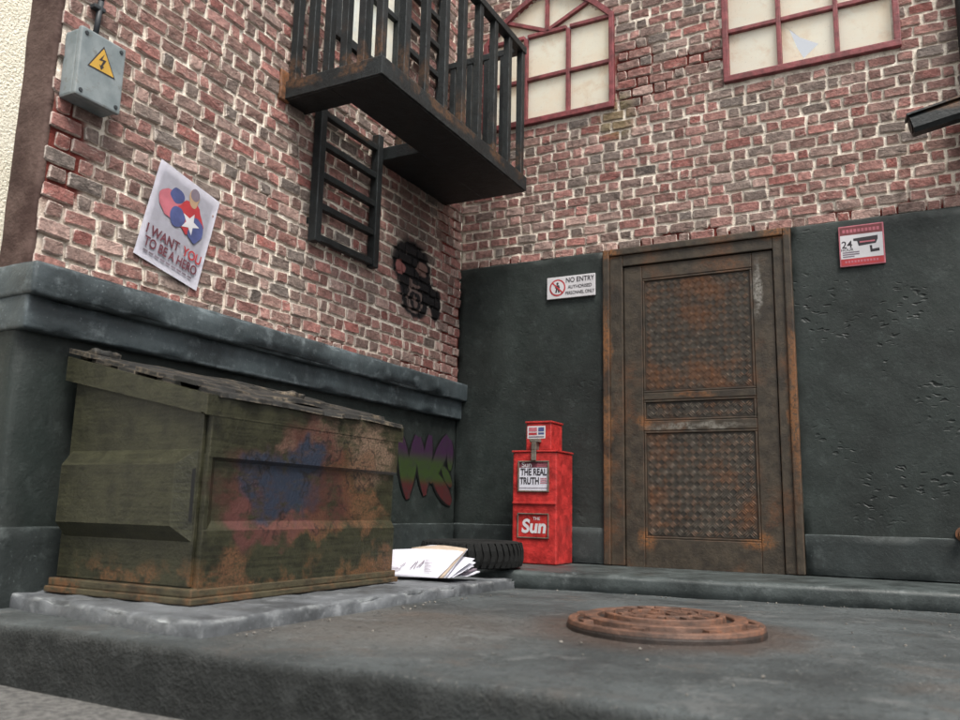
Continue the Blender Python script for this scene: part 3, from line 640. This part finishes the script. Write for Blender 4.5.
# mid band on the front, side pocket with dark slot
D1 = DF+.024
P = [(DF-.01, .058), (D1-.004, .058), (D1, .27), (DF+.004, .305), (DF+.006, .530), (D1+.004, .545), (D1+.008, .715), (DF-.01, .715)]
MB().prism(P, DY0+.012, DY1-.012, lambda p, q, r: (p, r, q)).build('front_panel', 'dumpster', dm)
for ya, yb, yc, yd in ((DY0+.011, DY0+.03, DY0+.075, 1),):
    MB().hexa([(DF, ya, .268), (D1-.001, ya, .268), (D1-.001, yb, .268), (DF, yc, .268), (DF, ya, .556), (D1+.002, ya, .556), (D1+.002, yb, .556), (DF, yc, .556)]).build('front_cheek', 'dumpster', dm)
pk = MB(); xa, xb, po = DB+.03, DF-.09, .045; yb = DY0; a, b = .285, .515
pk.add([(xa, yb+.002, a-.06), (xb+.075, yb+.002, a-.06), (xa, yb-po, a), (xb, yb-po, a), (xa, yb-po, b), (xb, yb-po, b), (xa, yb+.002, b+.06), (xb+.075, yb+.002, b+.06)], [(0, 1, 3, 2), (2, 3, 5, 4), (4, 5, 7, 6), (0, 2, 4, 6), (1, 7, 5, 3)])
pkt = pk.build('fork_pocket', 'dumpster', dm)
link('slot', [(xb+.017, yb-po+.018, a+.03), (xb+.069, yb-.004, a+.015), (xb+.069, yb-.004, b-.015), (xb+.017, yb-po+.018, b-.03)], [(0, 1, 2, 3)], 'black', pkt)
pk2 = MB(); yc = DY1
pk2.add([(xa, yc-.002, a-.06), (xb+.075, yc-.002, a-.06), (xa, yc+po, a), (xb, yc+po, a), (xa, yc+po, b), (xb, yc+po, b), (xa, yc-.002, b+.06), (xb+.075, yc-.002, b+.06)], [(0, 1, 3, 2), (2, 3, 5, 4), (4, 5, 7, 6), (0, 2, 4, 6), (1, 7, 5, 3)])
pk2.build('fork_pocket', 'dumpster', dm)
# ragged lid strips lying up the sloped top
r_ = random.Random(21)
for i in range(8):
    x1 = DF+.045-i*.105-r_.uniform(-.01, .01); x0 = x1-.125; lift = .010+.016*(i % 2)
    n = 26; V = []; F = []; ys = (DY0-.015+r_.uniform(0, .06), DY1+.03-r_.uniform(0, .05))
    for j in range(n+1):
        y_ = ys[0]+(ys[1]-ys[0])*j/n; rg = mnoise.noise(Vector((y_*9, i*7.3, 0)))*.026+mnoise.noise(Vector((y_*33, i*3, 1)))*.016; li = lift+.012*mnoise.noise(Vector((y_*3, i*5, 4)))
        for x, dz in ((x0, 0), (x1+rg, 0), (x1+rg-.004, .018), (x0, .020)): V.append((x, y_, zt(x)+li+dz))
    for j in range(n):
        for k_ in range(4): F.append((j*4+k_, (j+1)*4+k_, (j+1)*4+(k_+1) % 4, j*4+(k_+1) % 4))
    F += [(0, 1, 2, 3), (n*4, n*4+1, n*4+2, n*4+3)]
    link('lid_strip', V, F, 'lid', dm)
for (yy, xx) in ((DY0+.10, DB+.02), (DY0+.75, .62)):
    V, F = rough_box(xx-.05, xx+.05, yy-.07, yy+.07, zt(xx)+.02, zt(xx)+.06, .02, .012, .014, 22, 0, yy); link('lid_hinge_lump', V, F, 'lid', dm, True)

# ------------------------------------------------------------------ newspaper box
NX0, NX1, NY0, NY1 = .680, 1.018, -.365, -.065
nb = thing('newspaper_box', 'red newspaper vending box with black headline standing beside the rusty door', 'newspaper box', (.85, -.2, 0))
MB().box(NX0, NX1, NY0, NY1, .0035, .775, .010).build('body', 'news_red', nb)
MB().box(NX0-.008, NX1+.008, NY0-.008, NY1+.004, .7755, .789, .004).build('top_plate', 'news_red', nb)
hx0, hx1 = .765, .960
hd = MB().box(hx0, hx1, NY0+.035, NY1-.06, .7895, .985, .008).build('coin_head', 'news_red', nb)
MB().box(hx0-.007, hx1+.007, NY0+.028, NY1-.053, .9855, 1.0, .004).build('head_cap', 'news_red', hd)
FY = NY0-.001; UX, UZ = (1, 0, 0), (0, 0, 1)
MB().box(NX0+.004, NX1-.004, NY0-.012, NY0-.0005, .412, .428, .003).build('door_seam', 'news_red', nb)
def frame_box(name, x0, x1, z0, z1, w, d, mat, par):
    m = MB(); m.box(x0, x1, NY0-d, NY0-.0005, z1-w, z1, .003); m.box(x0, x1, NY0-d, NY0-.0005, z0, z0+w, .003); m.box(x0, x0+w, NY0-d+.0005, NY0-.0005, z0+w+.0005, z1-w-.0005, .002); m.box(x1-w, x1, NY0-d+.0005, NY0-.0005, z0+w+.0005, z1-w-.0005, .002)
    return m.build(name, mat, par)
wf = frame_box('window_frame', .722, .962, .497, .715, .010, .012, 'news_steel', nb)
flat('headline_sheet', [(.730, .505), (.954, .505), (.954, .707), (.730, .707)], 'paper', wf, (0, NY0-.002, 0), UX, UZ)
flat('masthead_strip', [(.730, .667), (.954, .667), (.954, .707), (.730, .707)], 'print_maroon', wf, (0, NY0-.0028, 0), UX, UZ)
text('Sun', .050, 'white', wf, (.790, NY0-.0036, .686), UX, UZ, 'masthead', .012, 1.1)
for i in range(3): flat('masthead_line', [(.868, .674+i*.010), (.948, .674+i*.010), (.948, .680+i*.010), (.868, .680+i*.010)], 'print_pink', wf, (0, NY0-.0036, 0), UX, UZ)
text('THE REAL', .066, 'ink', wf, (.843, NY0-.0036, .634), UX, UZ, 'headline', .03, .70)
text('TRUTH', .066, 'ink', wf, (.812, NY0-.0036, .572), UX, UZ, 'headline', .03, .70)
for i in range(4): flat('column_text', [(.895, .556+i*.011), (.945, .556+i*.011), (.945, .561+i*.011), (.895, .561+i*.011)], 'print_pink', wf, (0, NY0-.0036, 0), UX, UZ)
flat('column_text', [(.735, .522), (.950, .522), (.950, .526), (.735, .526)], 'ink_grey', wf, (0, NY0-.0036, 0), UX, UZ)
pf = frame_box('sign_frame', .722, .962, .178, .350, .008, .010, 'news_steel', nb)
text('Sun', .128, 'white', pf, (.846, NY0-.0018, .256), UX, UZ, 'lettering', .035, 1.0, shear=.12)
text('THE', .030, 'white', pf, (.868, NY0-.0018, .312), UX, UZ, 'lettering', .01, 1.0)
HY = NY0+.035
flat('sticker', [(.775, .875), (.915, .875), (.915, .965), (.775, .965)], 'white', hd, (0, HY-.001, 0), UX, UZ)
for x0, x1, z0, z1, c_ in ((.785, .85, .925, .955, 'print_pink'), (.86, .905, .925, .955, 'print_blue'), (.785, .85, .900, .918, 'print_red'), (.86, .905, .903, .918, 'print_blue'), (.785, .905, .882, .892, 'ink_grey')):
    flat('sticker_print', [(x0, z0), (x1, z0), (x1, z1), (x0, z1)], c_, hd, (0, HY-.0018, 0), UX, UZ)
m = MB(); m.box(.815, .885, NY0-.022, NY0+.034, .845, .870, .004); m.box(.832, .868, NY0-.026, NY0+.034, .79, .8445, .004); m.box(.832, .868, NY0-.026, NY0-.0125, .716, .7895, .003)
m.build('coin_mechanism', 'news_steel', nb)

# ------------------------------------------------------------------ tyre lying flat
TC = (.665, -.93, .004); R_ = .335
ty = thing('tyre', 'black chunky-treaded tyre lying flat in the corner by the newspaper box', 'tyre', TC)
MB().lathe([(R_*.60, .02), (R_*.66, .0), (R_*.88, .004), (R_*.955, .03), (R_*.965, .085), (R_*.955, .142), (R_*.88, .164), (R_*.66, .168), (R_*.60, .15), (R_*.60, .02)], TC, 64).build('carcass', 'rubber', ty, True)
n = 44
for i in range(n):
    a = 6.28318*i/n; ca, sa = math.cos(a), math.sin(a); m = MB(); P = []
    for z_, r0, r1, tw in ((.012, R_*.90, R_*.965, 0), (.052, R_*.95, R_, .03), (.085, R_*.95, R_, .05), (.115, R_*.95, R_, .03), (.158, R_*.90, R_*.965, 0)):
        for rr in (r0, r1):
            for s_ in (-.043, .043): b = a+s_+tw; P.append((TC[0]+rr*math.cos(b), TC[1]+rr*math.sin(b), TC[2]+z_))
    F = [(0, 1, 3, 2), (16, 17, 19, 18)]
    for k_ in range(4): o_ = k_*4; F += [(o_+2, o_+3, o_+7, o_+6), (o_, o_+2, o_+6, o_+4), (o_+1, o_+5, o_+7, o_+3)]
    link('tread_block', P, F, 'rubber', ty)

# ------------------------------------------------------------------ newspapers
def leaf(name, quad, mat, parent, bow=.012, seed=0, th=.0025):
    A, B, Cc, D = [Vector(q) for q in quad]; nn = (B-A).cross(D-A).normalized(); n = 8; V = []; F = []
    for s_ in (0, 1):
        for i in range(n+1):
            for j in range(n+1):
                u, v = i/n, j/n; p = A*(1-u)*(1-v)+B*u*(1-v)+Cc*u*v+D*(1-u)*v
                p = p+nn*(bow*math.sin(math.pi*u)*v+.006*mnoise.noise(p*14+Vector((seed, 0, 0)))-s_*th); p.z = max(p.z, .0045+s_*.0008); V.append(p)
    k_ = (n+1)*(n+1)
    for s_ in (0, 1):
        for i in range(n):
            for j in range(n): a = s_*k_+i*(n+1)+j; F.append((a, a+n+1, a+n+2, a+1))
    for i in range(n):
        for (a, b) in ((i*(n+1), (i+1)*(n+1)), (i*(n+1)+n, (i+1)*(n+1)+n), (i, i+1), (n*(n+1)+i, n*(n+1)+i+1)): F.append((a, b, b+k_, a+k_))
    return link(name, V, F, mat, parent, True)
np_ = thing('newspaper', 'propped white folded newspaper with its pages fanned out beside the dumpster', 'newspaper', (.8, -1.8, .003))
q = [(.655, -1.93, .006), (.965, -1.865, .006), (1.02, -1.69, .140), (.590, -1.80, .135)]
lf = leaf('page', q, 'paper', np_, .015, 1)
ex = (Vector(q[1])-Vector(q[0])).normalized(); ez = (Vector(q[3])-Vector(q[0])).normalized(); nz_ = ex.cross(ez).normalized(); oo = Vector(q[0])+nz_*-.0
off_ = nz_*(.016 if nz_.y < 0 else -.016)
for s_, (a, b) in enumerate(((.06, .055), (.075, .045), (.06, .035))): flat('printed_line', [(a-.02, b), (a+.03, b), (a+.03, b+.004), (a-.02, b+.004)], 'ink_grey', lf, Vector(q[0])+off_*.45, ex, ez)
for a, b, c_, d_ in ((.16, .05, .19, .10), (.18, .05, .20, .11), (.195, .06, .235, .115), (.21, .065, .235, .11), (.10, .06, .13, .09)):
    dv = Vector((c_-a, d_-b)).normalized(); nv_ = Vector((-dv.y, dv.x))*.002
    flat('printed_line', [(a+nv_.x, b+nv_.y), (c_+nv_.x, d_+nv_.y), (c_-nv_.x, d_-nv_.y), (a-nv_.x, b-nv_.y)], 'ink_grey', lf, Vector(q[0])+off_*.8, ex, ez)
for k_ in range(9):
    b = .030+.010*k_; flat('printed_line', [(.24, b), (.285-.01*(k_ % 3), b), (.285-.01*(k_ % 3), b+.0035), (.24, b+.0035)], 'ink_grey', lf, Vector(q[0])+off_*.95, ex, ez)
leaf('page', [(.66, -1.90, .006), (.985, -1.845, .006), (1.025, -1.655, .155), (.72, -1.74, .150)], 'newsprint', np_, .02, 2)
leaf('page', [(.67, -1.88, .006), (.99, -1.83, .006), (1.02, -1.64, .150), (.75, -1.71, .155)], 'paper', np_, .02, 3)
leaf('page', [(.70, -1.86, .006), (1.00, -1.80, .006), (1.06, -1.63, .100), (.78, -1.68, .12)], 'paper', np_, .015, 4)
leaf('page', [(.72, -1.84, .006), (1.01, -1.775, .006), (1.05, -1.60, .08), (.80, -1.62, .10)], 'paper', np_, .02, 5)
n2 = thing('newspaper', 'rolled-up end of a flat white newspaper lying under the fanned one', 'newspaper', (.9, -1.6, .003))
for i in range(4):
    z_ = .006+i*.016; leaf('page', [(.74+.01*i, -1.76+.01*i, z_), (1.03-.012*i, -1.66+.015*i, z_+.002), (.985-.01*i, -1.42-.02*i, z_+.012), (.72, -1.52, z_+.014)], 'paper' if i % 2 == 0 else 'ink_grey', n2, .008, 11+i, .008)

# ------------------------------------------------------------------ manhole cover
MC = (2.39, -2.615, ROAD)
mh = thing('manhole_cover', 'round rusty manhole cover with raised rings on the road', 'manhole cover', MC)
RR = .360; Q = .935
MB().lathe([(0.001, .036), (.30*Q, .036), (.304*Q, .026), (RR-.010, .026), (RR-.002, .022), (RR+.002, .012), (RR+.003, -.012), (.001, -.012)], MC, 64).build('plate', 'manhole_low', mh, False)
def ring(r0, r1, z0, z1, name):
    r0 *= Q; r1 *= Q; MB().lathe([(r0, z0), (r0+.004, z1-.003), (r0+.008, z1), (r1-.008, z1), (r1-.004, z1-.003), (r1, z0)], MC, 64).build(name, 'manhole', mh, False)
ring(.345, .385, .02, .036, 'outer_ring'); ring(.262, .322, .025, .050, 'ring'); ring(.205, .238, .035, .062, 'ring'); ring(.10, .135, .035, .064, 'ring')
for i in range(16):
    a = 6.28318*i/16
    if i % 2 == 0:
        P = []
        for z_, g_ in ((.025, 1), (.043, .9)):
            for rr, da in ((.322, -.09), (.362, -.075), (.362, .075), (.322, .09)): P.append((MC[0]+Q*rr*math.cos(a+da*g_), MC[1]+Q*rr*math.sin(a+da*g_), MC[2]+z_))
        MB().hexa(P).build('rim_lug', 'manhole', mh)
    P = []
    for z_, g_ in ((.035, 1), (.064, .85)):
        for rr, da in ((.145, -.13), (.197, -.10), (.197, .10), (.145, .13)): P.append((MC[0]+Q*rr*math.cos(a+da*g_), MC[1]+Q*rr*math.sin(a+da*g_), MC[2]+z_))
    MB().hexa(P).build('tread_lug', 'manhole', mh)
for i in range(6):
    a = 6.28318*i/6+.2; P = []
    for z_, g_ in ((.035, 1), (.066, .85)):
        for rr, da in ((.03, -.4), (.09, -.22), (.09, .22), (.03, .4)): P.append((MC[0]+Q*rr*math.cos(a+da*g_), MC[1]+Q*rr*math.sin(a+da*g_), MC[2]+z_))
    MB().hexa(P).build('tread_lug', 'manhole', mh)

# ------------------------------------------------------------------ electrical box and cable
eb = thing('electrical_box', 'grey electrical junction box with yellow lightning warning triangle on brick wall', 'electrical box', (.0, -3.56, 2.25))
ey0, ey1, ez0, ez1, ed = -3.655, -3.43, 2.115, 2.43, .125
MB().box(.006, ed-.028, ey0, ey1, ez0, ez1, .012).build('housing', 'ebox', eb)
MB().box(ed-.0275, ed, ey0-.004, ey1+.004, ez0-.004, ez1+.004, .014).build('cover', 'ebox', eb)
for y_ in (ey0+.022, ey1-.022):
    for z_ in (ez0+.022, ez1-.022): MB().tube((ed-.002, y_, z_), (ed+.004, y_, z_), .011, .009, 10).build('screw', 'cable', eb)
org = (ed+.0012, (ey0+ey1)/2, (ez0+ez1)/2+.045); UY = (0, 1, 0)
lb = flat('warning_label', [(-.072, -.055), (.072, -.055), (0, .072)], 'ink', eb, org, UY, UZ)
flat('label_face', [(-.063, -.049), (.063, -.049), (0, .060)], 'yellow', lb, Vector(org)+Vector((.0008, 0, 0)), UY, UZ)
flat('lightning_bolt', [(.006, .036), (-.020, -.004), (.002, .000), (-.008, -.026), (-.016, -.022), (-.004, -.046), (.010, -.024), (.002, -.025), (.018, .010), (-.004, .006)], 'ink', lb, Vector(org)+Vector((.0016, 0, 0)), UY, UZ)
m = MB(); m.tube((.04, -3.53, ez1-.004), (.04, -3.53, ez1+.03), .022, .02, 12)
m.build('cable_gland', 'cable', eb)
cb = thing('cable', 'dark cable running up the brick wall from the electrical box', 'cable', (.03, -3.53, ez1))
m = MB()
for k_ in range(14): m.tube((.035+.006*math.sin(k_*1.3), -3.53+.01*math.sin(k_*.9), ez1+.028+k_*.19), (.035+.006*math.sin((k_+1)*1.3), -3.53+.01*math.sin((k_+1)*.9), ez1+.028+(k_+1)*.19), .013, None, 10)
m.build('cord', 'cable', cb, True)
for z_ in (2.6, 3.4, 4.2): MB().box(.006, .052, -3.56, -3.50, z_, z_+.02, .004).build('clip', 'cable', cb)

# ------------------------------------------------------------------ poster
ps = thing('poster', 'white poster reading I want you to be a hero on the brick wall', 'poster', (.016, -2.95, 1.75))
q = {'tl': (-3.085, 2.052), 'tr': (-2.690, 1.962), 'br': (-2.795, 1.446), 'bl': (-3.205, 1.535)}
tl, tr_, br, bl = [Vector((0, *q[k_])) for k_ in ('tl', 'tr', 'br', 'bl')]
PX = (.5*(tr_-tl)+.5*(br-bl)); PW = PX.length; PX = PX.normalized(); PYv = (.5*(tl-bl)+.5*(tr_-br)); PH = PYv.length; PYv = PYv.normalized(); PC = (tl+tr_+br+bl)/4+Vector((.0255, 0, 0))
V = []; F = []; n = 10
for s_ in (0, 1):
    for i in range(n+1):
        for j in range(n+1): u, v = i/n-.5, j/n-.5; V.append(PC+PX*PW*u+PYv*PH*v+Vector((.0025*mnoise.noise(Vector((u*4, v*4, 2)))-.003*s_-.003*(1 if s_ == 0 else 0), 0, 0)))
k_ = (n+1)**2
for s_ in (0, 1):
    for i in range(n):
        for j in range(n): a = s_*k_+i*(n+1)+j; F.append((a, a+n+1, a+n+2, a+1))
for i in range(n):
    for (a, b) in ((i*(n+1), (i+1)*(n+1)), (i*(n+1)+n, (i+1)*(n+1)+n), (i, i+1), (n*(n+1)+i, n*(n+1)+i+1)): F.append((a, b, b+k_, a+k_))
sheet = link('sheet', V, F, 'paper', ps, True)
def pp(name, pts, mat, d=.0015): return flat(name, pts, mat, sheet, PC+Vector((d, 0, 0)), PX, PYv)
def star(r, cx, cy, rot=.2): return [(cx+(r if i % 2 == 0 else r*.42)*math.sin(rot+i*math.pi/5), cy+(r if i % 2 == 0 else r*.42)*math.cos(rot+i*math.pi/5)) for i in range(10)]
# plain generic colour shapes stand in for the picture
disc0 = disc
def disc(r, n=28, cx=0, cy=0, ry=None): return [(cx+(x-cx)*(1+.28*mnoise.noise(Vector((x*22, y*22, r*90)))), cy+(y-cy)*(1+.28*mnoise.noise(Vector((x*22, y*22, r*90))))) for x, y in disc0(r, n, cx, cy, ry)]
UPY = .05
for r0_, cx_, cy_, ry_, m_, d_ in ((.078, -.085, .03, .07, 'print_pink', .0012), (.046, -.062, .09, .04, 'print_blue', .0016), (.085, .045, .02, .085, 'print_red', .0014), (.046, .10, -.02, .07, 'print_blue', .0020), (.046, -.03, -.015, .055, 'print_blue', .0018), (.036, .040, .135, .052, 'print_tan', .0017), (.03, .042, .155, .035, 'ink_grey', .0019)):
    pp('printed_shape', disc(r0_, 24, cx_, cy_+UPY, ry_), m_, d_)
pp('printed_star', star(.062, .055, -.005+UPY), 'white', .0024)
D3 = Vector((.003, 0, 0))
text('I WANT', .070, 'print_maroon', sheet, PC+PX*(-.075)+PYv*(-.112)+D3, PX, PYv, 'lettering', .022, .84)
text('YOU', .070, 'print_red', sheet, PC+PX*(.120)+PYv*(-.112)+D3, PX, PYv, 'lettering', .022, .84)
text('TO BE A HERO', .068, 'print_maroon', sheet, PC+PYv*(-.176)+D3, PX, PYv, 'lettering', .022, .76)
for i in range(9): pp('fine_print', [(-.165+i*.036, -.226), (-.137+i*.036, -.226), (-.137+i*.036, -.217), (-.165+i*.036, -.217)], 'ink_grey', .003)

disc = disc0
# ------------------------------------------------------------------ signs on the back wall
ne = thing('no_entry_sign', 'small white no entry sign with red ring on grey panel', 'sign', (.99, -.03, 2.05))
pl = MB().box(.795, 1.186, -.044, -.0275, 1.968, 2.140, .004).build('plate', 'white', ne)
O = Vector((.883, -.0455, 2.054))
rg = flat('red_ring', disc(.066), 'print_red', pl, O, UX, UZ); flat('ring_field', disc(.054), 'white', rg, O+Vector((0, -.0006, 0)), UX, UZ)
flat('figure', disc(.010, 14, 0, .032), 'ink', rg, O+Vector((0, -.0012, 0)), UX, UZ)
flat('figure', [(-.014, .020), (.014, .020), (.022, -.006), (.012, -.002), (.018, -.040), (.006, -.040), (0, -.012), (-.006, -.040), (-.018, -.040), (-.012, -.002), (-.022, -.006)], 'ink', rg, O+Vector((0, -.0013, 0)), UX, UZ)
flat('slash', [(-.047, .039), (-.039, .047), (.047, -.039), (.039, -.047)], 'print_red', rg, O+Vector((0, -.002, 0)), UX, UZ)
text('NO ENTRY', .054, 'ink', pl, (1.065, -.0456, 2.104), UX, UZ, 'lettering', .012, .86); text('AUTHORISED', .036, 'ink', pl, (1.065, -.0456, 2.050), UX, UZ, 'lettering', .012, .88); text('PERSONNEL ONLY', .036, 'ink', pl, (1.065, -.0456, 2.004), UX, UZ, 'lettering', .012, .78)
cs_ = thing('camera_warning_sign', 'red and white 24 hour camera warning sign on the grey panel', 'sign', (3.015, -.03, 2.12))
pl = MB().box(2.880, 3.150, -.042, -.0275, 1.980, 2.256, .014).build('plate', 'print_pink', cs_); yy = -.0432
def sg(name, x0, x1, z0, z1, mat, d=0): return flat(name, [(x0, z0), (x1, z0), (x1, z1), (x0, z1)], mat, pl, (0, yy-d, 0), UX, UZ)
sg('top_band', 2.889, 3.141, 2.192, 2.247, 'sign_red'); sg('field', 2.889, 3.141, 2.032, 2.1915, 'white'); sg('bottom_band', 2.889, 3.141, 1.989, 2.0315, 'print_red')
for i in range(10): sg('band_print', 2.905+i*.0225, 2.921+i*.0225, 2.208, 2.230, 'print_pink', .0008)
for i in range(11): sg('band_print', 2.912+i*.0185, 2.924+i*.0185, 2.003, 2.018, 'print_pink', .0008)
text('24', .066, 'ink', pl, (2.928, yy-.0008, 2.126), UX, UZ, 'lettering', .015, 1); text('HOUR', .026, 'ink', pl, (2.928, yy-.0008, 2.092), UX, UZ, 'lettering', .015, 1)
for i, L_ in enumerate((.10, .10, .07)): sg('small_print', 2.900, 2.900+L_, 2.070-i*.014, 2.078-i*.014, 'ink_grey', .0008)
for pts in ([(2.968, 2.165), (3.112, 2.172), (3.112, 2.148), (3.100, 2.120), (2.998, 2.112), (2.990, 2.146), (2.968, 2.150)], [(3.062, 2.108), (3.076, 2.108), (3.078, 2.082), (3.118, 2.086), (3.120, 2.066), (3.066, 2.062)]):
    flat('camera_picture', pts, 'ink', pl, (0, yy-.0008, 0), UX, UZ)
sg('camera_picture', 3.005, 3.095, 2.132, 2.142, 'print_pink', .0016)

# ------------------------------------------------------------------ fixtures at the right
dp = thing('downpipe', 'black downpipe fixed to the brick wall above the camera housing', 'pipe', (3.70, -.06, 2.4))
m = MB(); m.tube((3.70, -.075, 2.55), (3.70, -.075, 5.0), .052, None, 16); m.build('pipe', 'balcony', dp, True)
for z_ in (2.9, 4.0): MB().box(3.635, 3.765, -.13, -.003, z_, z_+.05, .008).build('pipe_clamp', 'balcony', dp)
sc = thing('security_camera', 'black angular camera housing jutting from the brick wall', 'camera', (3.7, -.2, 2.8))
A = Vector((3.345, -.31, 2.752)); B = Vector((3.80, -.26, 2.86)); d = (B-A).normalized(); sx = d.cross(Vector((0, 0, 1))).normalized(); sz = sx.cross(d)
def oct_(c, a, b): return [c+sx*p*a+sz*q*b for p, q in ((-1, -.55), (-.6, -1), (.6, -1), (1, -.55), (1, .55), (.6, 1), (-.6, 1), (-1, .55))]
P = oct_(A, .058, .056)+oct_(B, .058, .06); F = [tuple(range(8)), tuple(range(8, 16))]+[(i, (i+1) % 8, 8+(i+1) % 8, 8+i) for i in range(8)]
link('housing', P, F, 'balcony', sc)
P = [A-d*.012+sx*p*.062+sz*q for p, q in ((-1, .058), (1, .058), (1, .070), (-1, .070))]+[B+sx*p*.062+sz*q for p, q in ((-1, .062), (1, .062), (1, .074), (-1, .074))]
MB().hexa(P).build('hood', 'balcony', sc)
m = MB(); m.tube(A-d*.006, A+d*.004, .042, None, 18); m.build('lens', 'black', sc)
m = MB(); m.tube(B-d*.08-sz*.055, (3.72, -.125, 2.72), .022, None, 10); m.box(3.67, 3.77, -.16, -.004, 2.66, 2.78, .006); m.build('bracket', 'balcony', sc)
st = thing('wall_spigot', 'small rust-orange pipe stub at the foot of the grey panel', 'pipe', (3.45, -.06, .27))
m = MB(); m.tube((3.466, -.03, .285), (3.466, -.10, .285), .03, .026, 14); m.build('stub', 'rust', st); m = MB(); m.tube((3.466, -.026, .285), (3.466, -.04, .285), .045, None, 14); m.build('flange', 'rust', st)

# ------------------------------------------------------------------ house wall beyond
V, F = rough_box(-1.95, -1.6, -7.5, 5.0, GND-.03, 6.5, .4, .02, .004, 2)
tag(link('stucco_wall', V, F, 'stucco', None, True), 'cream roughcast house wall seen past the end of the brick wall', 'wall')
